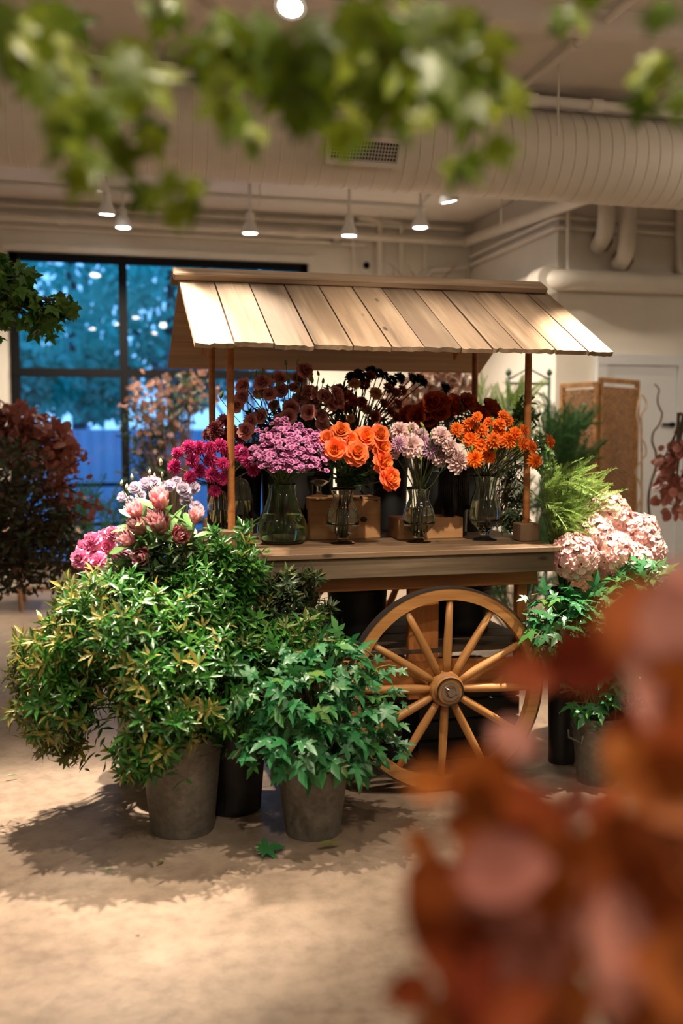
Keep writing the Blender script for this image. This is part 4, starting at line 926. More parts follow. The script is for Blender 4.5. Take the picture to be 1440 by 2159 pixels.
bunch('strawflower', 'flower', 'straw_red', B_([(250, 210), (325, 257, 32, 'straw'), (195, 197, 26, 'straw'), (265, 355, 28, 'straw'), (172, 410, 20, 'straw'), (190, 310), (235, 312), (440, 255), (450, 325), (440, 405), (150, 275), (480, 242), (395, 230), (290, 152), (100, 232), (60, 300), (130, 340), (370, 320), (320, 400), (410, 365)]), 4.15, up(strB, .36), 305, 'russet strawflower', 'behind the orange roses', 'russet strawflowers', ('upper', 'lower'), dpx=26)
bunch('dark_scabiosa', 'flower', 'scabiosa', B_([(215, 140), (340, 135), (375, 152), (470, 165), (545, 167), (592, 172), (612, 192), (745, 227), (180, 162), (300, 122), (260, 165), (420, 180)]), 4.2, up(strB, .36), 306, 'nearly black scabiosa', 'under the roof', 'nearly black scabiosas', ('',), dpx=30)
bunch('pink_lisianthus', 'flower', 'lisianthus', A_([(660, 282), (652, 372), (815, 257), (800, 342), (872, 352), (1180, 342, 34), (1302, 372, 34), (1122, 382), (1215, 407), (1036, 457, 36), (1020, 528, 33), (1175, 492, 34), (1270, 522, 32), (800, 528, 32), (720, 562, 30), (955, 562, 30), (1392, 352), (1402, 415), (1352, 422), (612, 440), (1090, 232), (960, 322), (1282, 590), (950, 227), (1140, 167), (680, 640), (1080, 410, 15, 'pale'), (900, 440, 24), (1060, 300, 24)]), 4.05, up(lisB, .34), 307, 'dusty pink lisianthus', 'at the back left', 'dusty pink lisianthus', ('top', 'middle', 'lower'), dpx=33, leafkey='rose')
bunch('magenta_dahlia', 'flower', 'magenta', A_([(122, 812, 27), (100, 925, 34), (215, 765), (298, 772, 34), (246, 872), (390, 867, 32), (300, 955, 32), (400, 990, 34), (496, 1018, 29), (495, 897, 30), (226, 1007, 29), (388, 768), (476, 752), (642, 812, 40), (740, 942, 32), (428, 1117, 28), (520, 775), (690, 870, 32)]), 3.86, up(magB, .245), 308, 'magenta ball dahlia', 'by the left post', 'magenta ball dahlias', ('upper', 'middle', 'lower'), dpx=31)
bunch('dusky_dahlia', 'flower', 'dusky', A_([(430, 622, 40), (372, 662, 30), (500, 562, 36), (482, 702, 34), (640, 680, 32), (560, 640, 32)]), 4.1, up(dskB, .28), 309, 'dusky plum dahlia', 'above the magenta ones', 'dusky plum dahlias', ('',))
bunch('pink_rose', 'flower', 'pink_rose', C_([(485, 1775, 42), (525, 1732, 40), (605, 1715, 42), (548, 1795, 40), (610, 1770, 42), (620, 1852, 52), (508, 1825, 38), (640, 1690, 34), (690, 1805, 34), (455, 1830, 40), (525, 1880, 38), (560, 1840, 36)]), 3.86, up(b6, .0), 310, 'frilly pink garden rose', 'of the far left bunch', 'frilly pink roses', ('upper', 'lower'), leafkey='rose', foot=up(b6, -.3), face=None)
bunch('lavender_lisianthus', 'flower', 'lavender', C_([(830, 1415, 30), (872, 1402, 30), (770, 1432, 26), (702, 1482, 22), (742, 1502, 20), (962, 1422, 28), (1040, 1442, 30), (1092, 1432, 30), (1002, 1402, 26), (1112, 1542, 28), (915, 1440, 26), (800, 1470, 22), (1060, 1500, 28)]), 4.05, up(b7, .0), 311, 'pale lavender lisianthus', 'above the proteas', 'pale lavender lisianthus', ('upper', 'lower'), foot=up(b7, -.3), smat=STEM)
hyd = []
rng = np.random.default_rng(312)
for (px, py, d, dy) in ((1211, 1174, 94, -.17), (1279, 1089, 98, .04), (1343, 1128, 92, .0), (1290, 1165, 88, -.10), (1250, 1128, 84, -.06), (1334, 1184, 78, -.10), (1370, 1160, 66, -.04), (1312, 1118, 84, .06)):
    hyd.append(flower('hydrangea', 'flower', 'hydrangea', px, py, 3.80+dy, d, up(b8, .02), rng, 'blush pink hydrangeas', foot=up(b8, -.3), smat=STEM, stemr=.005, calyx=False))
label_rows(hyd, 'blush pink hydrangea head', 'beside the cart right end', ('upper', 'lower'))
# statice: many fine stems, each with a flat cluster of tiny flowers
items = []
for k in range(42):
    a = k*2.39996; r = math.sqrt((k+.5)/42); px = 612+80*r*math.cos(a); py = 948-50*math.sin(a)*r-8+(abs(px-612)/82)**2*22
    P = WY(px, py, 3.72-.05*(1-r)+.05*math.sin(a)*r); mouth = up(jugB, .235); t = thing('lilac_statice', '', 'flower', up(jugB, .03), 'lilac statice sprays')
    out = unit(P-mouth); 
    build('stem', MB().tube([up(jugB, .03)-np.array([out[0], out[1], 0])*.05, mouth+rng.normal(size=3)*np.array([.018, .018, 0])]+bez(mouth*.6+P*.4, mouth*.3+P*.7, P-(0, 0, .02), 3), .0017, 5), STEM, t)
    mb = MB(); cc = []
    for q in range(11):
        of = rng.normal(size=3)*np.array([.020, .016, .009]); M = frame_z(P+of, unit(np.array([of[0]*12, of[1]*10-.45, .75])), .026*rng.uniform(.8, 1.2), rng.uniform(0, 6)); me = BL['statice'][rng.integers(4)]
        put('floret', me, t, npM(M))
    items.append((t, px, py))
label_rows(items, 'lilac statice spray', 'above the round green vase', ('upper', 'middle', 'lower'))
# loose buds on thin stalks
def buds(pts, Y, base, seed, what, where, group, me=None, s=14):
    rng = np.random.default_rng(seed); it = []
    for px, py in pts:
        P = WY(px, py, Y+rng.uniform(-.03, .03)); D = s*rng.uniform(.8, 1.3)*proj(P)[2]/FPX; t = thing('flower_bud', '', 'bud', base, group)
        ax = unit(np.array([rng.normal()*.3, rng.normal()*.2-.1, 1])); put('bud', me or BUD, t, npM(frame_z(P, ax, D))); m = np.asarray(base)*.45+P*.55+(0, 0, -.06)
        build('stem', MB().tube(bez(base, m, P, 7), .0016, 5), STEM, t); it.append((t, px, py))
    label_rows(it, what, where, ('upper', 'lower') if len(it) > 9 else ('',))
buds(A_([(1010, 262), (1185, 240), (860, 292), (790, 387), (750, 202), (882, 232), (1100, 322), (1232, 332), (812, 200), (1025, 232), (1205, 258), (1310, 432), (470, 378), (1290, 262), (920, 290), (1000, 120), (1085, 100), (1260, 200)]), 4.03, up(lisB, .3), 401, 'green lisianthus bud', 'at the back left', 'green lisianthus buds')
buds(B_([(615, 465), (605, 630), (600, 668), (530, 490), (722, 552), (752, 657), (660, 520)]), 3.72, up(paleB, .2), 402, 'yellow-green dahlia bud', 'among the pale dahlias', 'yellow-green dahlia buds', s=12)
buds(B_([(910, 605), (1065, 597), (1025, 425), (845, 512), (1100, 668), (930, 437), (1450, 440)]), 3.73, up(oranB, .24), 403, 'yellow-green dahlia bud', 'among the orange dahlias', 'yellow-green orange-dahlia buds', s=11)
buds(C_([(690, 1415), (850, 1350), (925, 1362), (752, 1382), (880, 1370), (720, 1440), (915, 1300)]), 4.03, up(b7, 0), 404, 'creamy lisianthus bud', 'above the proteas', 'creamy lisianthus buds', BUDP, s=13)

# proteas: bracts, dark centre, and big leaves as parts
rng = np.random.default_rng(320); it = []
for (px, py, d, fx) in ((339, 1053, 46, (-.25, -.25, 1)), (287, 1076, 34, (-.5, -.2, .9)), (337, 1100, 50, (-.35, -.55, .8)), (293, 1108, 40, (-.6, -.4, .75)), (376, 1126, 42, (.25, -.95, .42)), (272, 1134, 36, (-.8, -.3, .5)), (300, 1166, 46, (-.35, -.85, .0)), (412, 1088, 30, (.2, -.2, .9))):
    P = WY(px, py+d*.15, 3.62); D = d*proj(P)[2]/FPX*1.15; ax = unit(np.array(fx)); t = thing('protea', '', 'flower', up(b5, -.2), 'pink proteas')
    put('bloom', BL['protea'][rng.integers(3)], t, npM(frame_z(P, ax, D, rng.uniform(0, 6)))); P0 = P-ax*D*.3
    build('stem', MB().tube([up(b5, -.2)]+bez(up(b5, 0)+rng.normal(size=3)*.02, P0-ax*.12, P0, 6), .006, 8), STEM, t)
    for k in range(9):
        a = k*2.4+rng.uniform(0, .5); X = unit(np.cross(ax, (.2, .3, 1))); Yv = np.cross(ax, X); r = X*math.cos(a)+Yv*math.sin(a); q = P0-ax*(.008+.012*k)
        put('leaf', ME['prot'], t, npM(frame(q+r*.012, r*.8+ax*rng.uniform(.25, .9), ax-r*.3, rng.uniform(.075, .115))))
    it.append((t, px, py))
label_rows(it, 'pink protea with grey-green leaves', 'left of the cart', ('upper', 'lower'))

# ================================================================== greenery
def bush(name, label, base, blobs, n, key, seed, L=.05, wn=8, young=None, yfrac=.2, droop=0., inner=.7, up_=.35, ykey='young', limit=300, group=None, side=6):
    rng = np.random.default_rng(seed); t = thing(name, label, 'foliage', np.asarray(base)-(0, 0, .2), group)
    bl_ = [(WY(px, py, Y), r) for px, py, Y, r in blobs]; S = shell(rng, bl_, n, inner)
    g, y = [], []; tips = []
    for P, d in S:
        D = unit(d*.8+unit(P-np.asarray(base))*.5+np.array([0, 0, up_-droop])+rng.normal(size=3)*.25)
        isy = rng.random() < (yfrac if young is None else young(P, d)); W_ = whorl(rng, P, D, wn, L)
        if isy: y += W_[:max(3, wn//2)]; g += W_[max(3, wn//2):]
        else: g += W_
        for k in range(side):                                   # leaves down the shoot
            q = P-D*L*(.7+.55*k); a = rand_dir(rng); a = unit(a-D*(a@D)); g.append(frame(q, a+D*.5, D-a*.3+rng.normal(size=3)*.2, L*rng.uniform(.7, 1.1)))
        tips.append(P)
    leaves(t, g, key, 'leaf', limit); leaves(t, y, ykey, 'young_leaf', min(limit, 300))
    idx = rng.permutation(len(tips))[:140]; stems(t, base, [tips[i] for i in idx], .003, TWIG, rng=rng)
    return t
# big left bush (front)
bush('leafy_bush', 'big glossy green and yellow tipped bush in the left bucket', b1, [(330, 1410, 3.40, .20), (240, 1330, 3.45, .20), (150, 1360, 3.50, .17), (430, 1420, 3.35, .18), (380, 1330, 3.55, .20), (120, 1480, 3.42, .13), (330, 1520, 3.27, .13), (470, 1500, 3.35, .12), (290, 1590, 3.26, .085)], 560, 'bush', 501, L=.057, wn=9, young=lambda P, d: .62 if (d[0] < -.15 and d[2] < .6) or (d[1] < -.3 and d[2] < -.15) else .2)
bush('leafy_bush', 'pale yellow tipped bush at the far left edge of the display', (.18, 3.95, .55), [(110, 1400, 3.62, .15), (200, 1280, 3.66, .14), (90, 1500, 3.55, .11), (130, 1560, 3.5, .075), (240, 1240, 3.7, .08)], 170, 'olive', 502, L=.058, wn=8, yfrac=.45)
bush('leafy_bush', 'tall glossy green bush beside the left end of the table', b4, [(475, 1150, 3.55, .075), (455, 1205, 3.52, .09), (505, 1210, 3.52, .09), (390, 1260, 3.55, .09), (525, 1125, 3.6, .04), (450, 1280, 3.5, .12), (530, 1300, 3.5, .08)], 210, 'bush', 503, L=.05, wn=8, yfrac=.08)
bush('leafy_bush', 'spiky green foliage rising behind the ivy', b4, [(660, 1350, 3.42, .085), (590, 1370, 3.42, .10), (690, 1380, 3.45, .06), (520, 1400, 3.42, .10)], 120, 'bush', 504, L=.055, wn=10, yfrac=.3, ykey='olive')
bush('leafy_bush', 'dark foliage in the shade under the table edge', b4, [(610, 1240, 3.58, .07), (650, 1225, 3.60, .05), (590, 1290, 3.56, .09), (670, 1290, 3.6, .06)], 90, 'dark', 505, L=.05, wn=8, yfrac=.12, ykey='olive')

def ivy(label, base, blobs, n, seed, L=.085, trails=()):
    rng = np.random.default_rng(seed); t = thing('ivy', label, 'foliage', np.asarray(base)-(0, 0, .15)); S = shell(rng, [(WY(a, b, Y), r) for a, b, Y, r in blobs], n, .66); g = []; tips = []
    for P, d in S:
        nz = unit(d*.8+np.array([0, -.15, .65])+rng.normal(size=3)*.28); hang = unit(d*.9+np.array([0, 0, -.55])+rng.normal(size=3)*.35)
        g.append(frame(P, hang, nz, L*rng.uniform(.6, 1.15))); tips.append(P)
    for (p0, p1, Y, k) in trails:
        a, b = WY(*p0, Y+.06), WY(*p1, Y-.02); pts = bez(a, (a+b)/2+(0, 0, .05), b, k+1)
        build('vine', MB().tube(pts, .0028, 6), mat_vine, t)
        for q in pts[1:]: g.append(frame(q+rng.normal(size=3)*.012, np.array([rng.normal()*.8+.2, -.4, rng.uniform(-.7, .3)]), np.array([rng.normal()*.4, -.5, .8]), L*rng.uniform(.5, .9)))
    leaves(t, g, 'ivy', 'leaf', 300); stems(t, base, tips[::3], .0025, mat_vine, rng=rng); return t
mat_vine = mat_plain('ivy_vine', (.16, .15, .05), .6)
ivy('star leaved ivy spilling over the middle bucket', b2, [(640, 1480, 3.28, .14), (560, 1450, 3.32, .12), (700, 1420, 3.34, .13), (740, 1500, 3.30, .12), (620, 1560, 3.20, .10), (700, 1570, 3.22, .10), (560, 1570, 3.22, .06), (760, 1570, 3.3, .07)], 470, 511, .092,
    trails=(((760, 1440), (835, 1405), 3.32, 5), ((780, 1480), (850, 1470), 3.32, 5), ((770, 1540), (862, 1590), 3.3, 6), ((780, 1510), (840, 1520), 3.28, 4), ((560, 1560), (490, 1600), 3.2, 4), ((740, 1580), (760, 1640), 3.25, 4), ((700, 1360), (790, 1385), 3.4, 4), ((800, 1560), (838, 1560), 3.32, 3)))
ivy('ivy spreading below the pink hydrangeas at the right', b3, [(1215, 1300, 3.58, .08), (1290, 1295, 3.6, .08), (1250, 1300, 3.60, .13), (1330, 1270, 3.6, .12), (1180, 1290, 3.56, .09), (1380, 1240, 3.6, .08), (1170, 1330, 3.5, .08), (1280, 1390, 3.55, .12), (1350, 1360, 3.5, .14), (1250, 1470, 3.52, .08)], 640, 512, .085,
    trails=(((1310, 1260), (1330, 1165), 3.6, 6), ((1350, 1240), (1400, 1180), 3.6, 5), ((1370, 1270), (1438, 1225), 3.58, 6), ((1180, 1280), (1120, 1255), 3.6, 4), ((1160, 1320), (1112, 1300), 3.58, 4), ((1260, 1480), (1180, 1460), 3.5, 4), ((1270, 1490), (1250, 1530), 3.48, 3)))

bush('leafy_bush', 'added dark foliage filling the pale gaps behind the right ivy', b3+np.array([0, .1, .0]), [(1190, 1310, 3.74, .11), (1290, 1320, 3.76, .13), (1350, 1330, 3.76, .12), (1230, 1420, 3.72, .12), (1320, 1440, 3.72, .12)], 130, 'dark', 513, L=.055, wn=8, yfrac=0)  # foliage added to darken the bright gaps behind the ivy

# feathery plumes (right end of the table)
def plume_mesh(name, mat, seed, n=34, L=.22, w=.0022):
    rng = np.random.default_rng(seed); mb = MB(); pts = [np.array([0, t, -.25*t*t]) for t in np.linspace(0, 1, 8)]; mb.tube(pts, [.006, .006, .005, .005, .004, .003, .002, .001], 4, False)
    for k in range(n):
        t = .1+.9*k/n; p = np.array([0, t, -.25*t*t])
        for s in (-1, 1):
            l = L*(1-.65*t)*rng.uniform(.8, 1.15); d = unit(np.array([s*1., 1.0, rng.normal()*.3+.1])); e = p+d*l; wv = np.array([0, .015, .006]); m = p+d*l*.5
            mb.add([p, m+wv, e, m-wv], [(0, 1, 2, 3)])
    return mk_mesh(name, mb.verts(), mb.f, mat)
PLUME = [plume_mesh('plume', L_PLUME, i) for i in range(3)]; CONIF = [plume_mesh('conifer_spray', L_CONIF, 10+i, 26, .3) for i in range(2)]; FERN = [plume_mesh('fern_frond', L_FERN, 20, 22, .34)]
def plumes(name, label, base, tips, meshes, seed, spread=.3, per=3, L=.16, part='sprig', reach=.55, lean=(0, 0, 0)):
    rng = np.random.default_rng(seed); t = thing(name, label, 'foliage', base); mb = MB(); base = np.asarray(base, float)
    for P in tips:
        P = np.asarray(P); mb.tube(bez(base, base*.4+P*.6+(0, 0, .05), P, 6), [.004, .0035, .003, .0025, .002, .0015], 5, False); dr_ = unit(P-base)
        for k in range(per):
            d = unit(dr_+np.array(lean)+rng.normal(size=3)*spread); put(part, meshes[rng.integers(len(meshes))], t, npM(frame(P-dr_*L*reach*(k/per+.2), d, np.array([0, -.5, 1])+rng.normal(size=3)*.4, L*rng.uniform(.7, 1.2))))
    o = build('stem_bundle', mb, STEM, t); o['kind'] = 'stuff'; return t
rng = np.random.default_rng(601)
tips = [WY(rng.uniform(1135, 1215), rng.uniform(1000, 1095), 3.76+rng.uniform(-.1, .12)) for k in range(34)]+[WY(px, py, 3.75) for px, py in ((1255, 1030), (1262, 1045), (1230, 1010), (1200, 1005), (1150, 1120), (1180, 1110), (1165, 1000), (1205, 1075))]
plumes('feathery_greens', 'bright feathery needle foliage beside the right post', vb+(0, 0, .68), tips, PLUME, 602, .5, 5, .13, lean=(.75, -.25, -.35))
tips = [WY(px, py, 4.05+rng.uniform(-.05, .05)) for px, py in ((1110, 850), (1095, 835), (1130, 900), (1142, 945), (1150, 970), (1085, 860), (1138, 920), (1120, 870))]
t = bush('leafy_sprigs', 'pale green leafy sprigs behind the right front post', (1.72, 4.1, 1.2), [(1110, 865, 4.05, .05), (1140, 940, 4.0, .04), (1148, 975, 3.98, .03)], 26, 'prot', 604, L=.045, wn=6, yfrac=0, side=3)
# dark filler stems and leaves low at the right of the table
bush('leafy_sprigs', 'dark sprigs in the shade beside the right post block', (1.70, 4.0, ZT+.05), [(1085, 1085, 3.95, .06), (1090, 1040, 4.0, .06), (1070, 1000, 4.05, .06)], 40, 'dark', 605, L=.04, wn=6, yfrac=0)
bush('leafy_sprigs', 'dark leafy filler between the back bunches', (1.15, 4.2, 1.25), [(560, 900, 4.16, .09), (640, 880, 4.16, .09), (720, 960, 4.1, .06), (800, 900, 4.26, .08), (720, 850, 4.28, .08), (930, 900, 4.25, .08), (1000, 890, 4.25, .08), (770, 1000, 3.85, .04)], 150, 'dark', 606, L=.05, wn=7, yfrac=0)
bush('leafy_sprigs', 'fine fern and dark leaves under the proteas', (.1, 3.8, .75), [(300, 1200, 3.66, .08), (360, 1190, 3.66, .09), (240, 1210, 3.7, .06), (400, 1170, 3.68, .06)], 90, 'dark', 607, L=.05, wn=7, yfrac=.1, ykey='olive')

# background greenery
def leafmass(name, label, cat, base, blobs, n, key, seed, L, limit=300, down=.2, stem=True, hi=.3):
    rng = np.random.default_rng(seed); t = thing(name, label, cat, base); ms = []; tips = []
    for px, py, Y, r in blobs:
        c = WY(px, py, Y)
        for k in range(int(n*r*r/sum(b[3]**2 for b in blobs))):
            P = c+rand_dir(rng)*r*rng.uniform(.3, 1.05)**.6; ms.append(frame(P, rand_dir(rng)+(0, 0, -down), rand_dir(rng)+(0, -.5, hi), L*rng.uniform(.65, 1.15)))
            if k % 12 == 0: tips.append(P)
    leaves(t, ms, key, 'leaf', limit)
    if stem: stems(t, base, tips, .006, TWIG, rng=rng, lift=.1)
    return t
leafmass('rust_leaf_branches', 'bunch of rusty pink dried leaves left of the window', 'foliage', (-1.0, 6.7, .6), [(40, 920, 6.6, .22), (100, 930, 6.6, .18), (-30, 910, 6.6, .22), (130, 960, 6.55, .10)], 700, 'rust', 701, .085)
leafmass('brown_shrub', 'dark brown-green shrub at the left edge', 'shrub', (-.85, 6.0, .6), [(50, 1080, 6.0, .30), (90, 1170, 5.9, .24), (0, 1150, 6.0, .3), (130, 1110, 5.9, .14), (30, 990, 6.1, .2)], 2600, 'brown', 702, .055)
rng = np.random.default_rng(703); t = thing('berry_sprays', 'loose reddish sprays reaching right from the shrub', 'foliage', (-.7, 6.0, .9)); ms = []; mb = MB()
for (x, y) in ((185, 965), (165, 955), (225, 1075), (150, 1030), (200, 1065), (175, 1010), (140, 1000), (160, 1090), (110, 960), (190, 1100)):
    a = WY(60, 1080, 6.0); b = WY(x, y, 5.85); pts = bez(a, (a+b)/2+(0, 0, .12), b, 9); mb.tube(pts, .004, 5, False)
    for q in pts[3:]:
        for k in range(4): ms.append(frame(q+rng.normal(size=3)*.015, rand_dir(rng), rand_dir(rng)+(0, -1, .3), .045*rng.uniform(.6, 1.1)))
build('stems', mb, TWIG, t); leaves(t, ms, 'rust', 'leaf', 300)
leafmass('peach_leaf_column', 'tall peach and green leafed branches against the window', 'foliage', (.75, 8.7, .02), [(300, 860, 8.8, .24), (330, 930, 8.8, .24), (370, 840, 8.8, .24), (320, 820, 8.8, .2), (350, 980, 8.8, .2), (420, 820, 8.8, .2)], 260, 'peach2', 704, .075)
leafmass('dark_shrub', 'dark green climbing foliage among the peach leaves', 'foliage', (.8, 8.9, .02), [(310, 900, 8.95, .24), (330, 960, 8.95, .24), (360, 880, 8.95, .22), (310, 1000, 8.85, .22), (400, 830, 8.85, .2)], 1100, 'dark', 705, .085, 200)
rng = np.random.default_rng(706)
plumes('fern', 'blue-green fern fronds below the window', (.05, 7.2, .0), [WY(rng.uniform(130, 280), rng.uniform(1060, 1130), 7.0+rng.uniform(-.2, .2)) for k in range(16)], FERN, 707, .5, 3, .28, 'frond')
plumes('conifer', 'dark green conifer behind the right post', (3.1, 6.7, .2), [WY(rng.uniform(1150, 1230), rng.uniform(880, 1010), 6.4+rng.uniform(-.2, .2)) for k in range(40)], CONIF, 708, .35, 4, .24)
plumes('conifer', 'lighter green conifer behind the back right post', (2.6, 6.6, .4), [WY(rng.uniform(1000, 1110), rng.uniform(830, 960), 6.6+rng.uniform(-.2, .2)) for k in range(40)], PLUME, 709, .35, 4, .22)
plumes('conifer', 'low dark shrub glimpsed behind the cart legs at the right', (2.75, 6.1, .0), [WY(rng.uniform(930, 1200), rng.uniform(1040, 1260), 6.0+rng.uniform(-.25, .25)) for k in range(44)], CONIF, 715, .5, 4, .24)
leafmass('dried_blossom', 'cream and blush dried blossoms behind the cart', 'foliage', (2.1, 6.2, .9), [(880, 830, 6.2, .16), (920, 800, 6.3, .18), (840, 850, 6.2, .10), (960, 790, 6.4, .14)], 500, 'peach', 710, .06)
leafmass('rust_leaf_branches', 'hanging branch of rusty round leaves at the right edge', 'foliage', WY(1440, 870, 5.4), [(1420, 960, 5.4, .09), (1405, 1030, 5.4, .09), (1440, 1010, 5.4, .10), (1400, 990, 5.4, .05), (1425, 1070, 5.4, .06), (1440, 930, 5.4, .07)], 150, 'pink', 711, .075, down=.8)
for px, py in ((1388, 1082), (1417, 1105)):
    pass
# maple branch at left, mid distance
leafmass('maple_branch', 'green maple branch hanging in from the left edge', 'foliage', WY(-60, 600, 4.6), [(20, 590, 4.6, .10), (60, 640, 4.6, .08), (110, 650, 4.6, .07), (140, 640, 4.6, .045), (0, 640, 4.6, .09), (100, 680, 4.6, .05), (10, 560, 4.6, .06), (-20, 690, 4.6, .07)], 230, 'mapled', 712, .085, down=.7)

# wooden stand at left back, wicker screen, trellis, willow
def stand():
    z0 = WZ(45, 1288, 0); x0, y0 = z0[0], z0[1]; t = thing('plant_stand', 'wooden stand with tapered legs under the shrub', 'stand', (x0, y0, 0)); w = .42
    for dx, dy in ((0, 0), (w, -.02), (w, .45), (0, .45)): build('leg', MB().tube([(x0+dx-.0, y0+dy, 0), (x0+dx-.03, y0+dy, .58)], [.018, .024], 10), STANDW, t, autos=60)
    board('tray_board', t, (x0-.25, y0+.22, .59), (x0+w+.05, y0+.22, .59), .55, .03, (0, 0, 1), STANDW)
    board('lower_rail', t, (x0, y0, .17), (x0+w, y0-.02, .17), .03, .03, (0, 1, 0), STANDW); board('panel', t, (x0+.02, y0+.02, .27), (x0+w-.02, y0+.0, .27), .17, .012, (0, 1, 0), WHITE)
    board('upper_rail', t, (x0, y0, .37), (x0+w, y0-.02, .37), .03, .03, (0, 1, 0), STANDW)
stand()
bk = WZ(60, 1240, 0); 
def screen():
    q = [WY(1182, 800, 7.0), WY(1264, 780, 6.62), WY(1347, 790, 6.95)]; q = [np.array([p[0], p[1], 0]) for p in q]; H = [1.80, 1.80, 1.80]
    t = thing('wicker_screen', 'folding woven wicker screen standing before the white door', 'screen', q[1]); 
    for i in range(2):
        a, b = q[i], q[i+1]; d = unit(b-a); n = unit(np.cross(d, (0, 0, 1))); W = np.linalg.norm(b-a); a = a+d*.006; b = b-d*.006; W -= .012; h = 1.80 if i == 1 else 1.77
        fw_ = .035
        fr_ = board('side_rail', t, a+d*fw_/2, a+d*fw_/2+(0, 0, h), fw_, .03, n, WICKER); board('side_rail', t, b-d*fw_/2, b-d*fw_/2+(0, 0, h), fw_, .03, n, WICKER)
        board('cross_rail', t, a+d*fw_+(0, 0, h-fw_/2), b-d*fw_+(0, 0, h-fw_/2), fw_, .03, n, WICKER); board('cross_rail', t, a+d*fw_+(0, 0, .06), b-d*fw_+(0, 0, .06), fw_, .03, n, WICKER)
        mb = MB(); cols_ = 12; seg = cols_*3; rows = int((h-.13)/.019)
        for r in range(rows):
            z = .085+r*.019; V = []; ph = PI*(r % 2)
            for s in range(seg+1):
                u = s/seg; o = math.cos(u*cols_*PI+ph)*.006; p = a+d*(fw_+u*(W-2*fw_))
                V += [p+n*(o+.003)+(0, 0, z), p+n*(o+.004)+(0, 0, z+.009), p+n*(o+.003)+(0, 0, z+.018), p+n*(o-.003)+(0, 0, z+.009)]
            F = []
            for s in range(seg):
                for k in range(4): F.append((4*s+k, 4*s+4+k, 4*s+4+(k+1) % 4, 4*s+(k+1) % 4))
            mb.add(V, F)
        o = build('weave', mb, WICKER, t); o['kind'] = 'stuff'
        for s in range(cols_): p = a+d*(fw_+(s+.5)/cols_*(W-2*fw_)); 
screen()
def trellis():
    Y = 7.2; A, B, M_ = WY(1072, 800, Y), WY(1158, 800, Y), WY(1114, 785, Y); t = thing('iron_trellis', 'green iron garden trellis with scrolls against the wall', 'trellis', (M_[0], Y, 0)); 
    for p, nm in ((A, 'post'), (B, 'post'), (M_, 'middle_post')): 
        build(nm, MB().tube([(p[0], Y, 0), (p[0], Y, p[2]+.02)], .013, 8), GREENM, t); build('finial', MB().lathe([(0, 0), (.02, .015), (.026, .035), (.012, .055), (0, .07)], 10, frame_z(np.array([p[0], Y, p[2]+.02]), (0, 0, 1))), GREENM, t)
    for z in (A[2]-.03, A[2]-.62): build('cross_bar', MB().tube([(A[0], Y, z), (B[0], Y, z)], .01, 8), GREENM, t)
    build('peak_bar', MB().tube([(A[0], Y, A[2]), (M_[0], Y, M_[2]+.03), (B[0], Y, B[2])], .008, 8), GREENM, t)
    for cx, s in (((M_[0]+B[0])/2, 1), ((M_[0]+A[0])/2, -1)):
        for z, f in ((A[2]-.20, 1), (A[2]-.42, -1)):
            build('scroll', MB().tube([(cx+s*(.018+.0095*a)*math.cos(a), Y, z+f*(.018+.0095*a)*math.sin(a)) for a in np.linspace(0, 9, 40)], .007, 6), GREENM, t)
trellis()
rng = np.random.default_rng(720)
for k, (pts, lab) in enumerate((([(1345, 1095), (1352, 1050), (1340, 1000), (1362, 960), (1350, 920)], 'short curly willow stem hugging the wicker screen'), ([(1370, 1090), (1375, 1010), (1382, 950), (1378, 910), (1396, 870), (1388, 830), (1380, 810)], 'tall curly willow stem in front of the white door'), ([(1352, 890), (1362, 860), (1352, 830), (1345, 900)], 'thin curled willow tip by the screen edge'))):
    t = thing('curly_willow', lab, 'branch', WY(*pts[0], 6.5)); P = [WY(x, y, 6.5+rng.uniform(-.03, .03)) for x, y in pts]
    P = [np.array([P[0][0], 6.5, .0])]+P
    Q = []
    for i in range(len(P)-1): Q += [P[i]*(1-u)+P[i+1]*u+np.array([math.sin(u*PI)*.02*(-1)**i, 0, 0]) for u in np.linspace(0, .85, 5)]
    Q.append(P[-1]); build('stem', MB().tube(Q, list(np.linspace(.011, .005, len(Q))), 7), PALET if k != 1 else TWIG, t)

# far side plant pots glimpsed under the cart
for px, col, lab in ((775, (.42, .16, .10), 'terracotta pot glimpsed behind the cart wheel'), (735, (.6, .55, .48), 'pale pot glimpsed left of the cart wheel')):
    p = WZ(px, 1330, 0); p = np.array([WY(px, 1300, 6.0)[0], 6.0, 0]); t = thing('plant_pot', lab, 'pot', p); m_ = mat_plain('pot_'+str(px), col, .8, noise=.15)
    B = np.eye(4); B[:3, 3] = p; build('pot_body', MB().lathe([(0, 0), (.10, 0), (.15, .30), (.14, .30), (.09, .02), (0, .02)], 28, B), m_, t, autos=50); build('pot_rim', MB().lathe([(.145, .27), (.165, .27), (.165, .33), (.145, .33)], 28, B, True), m_, t, autos=50)
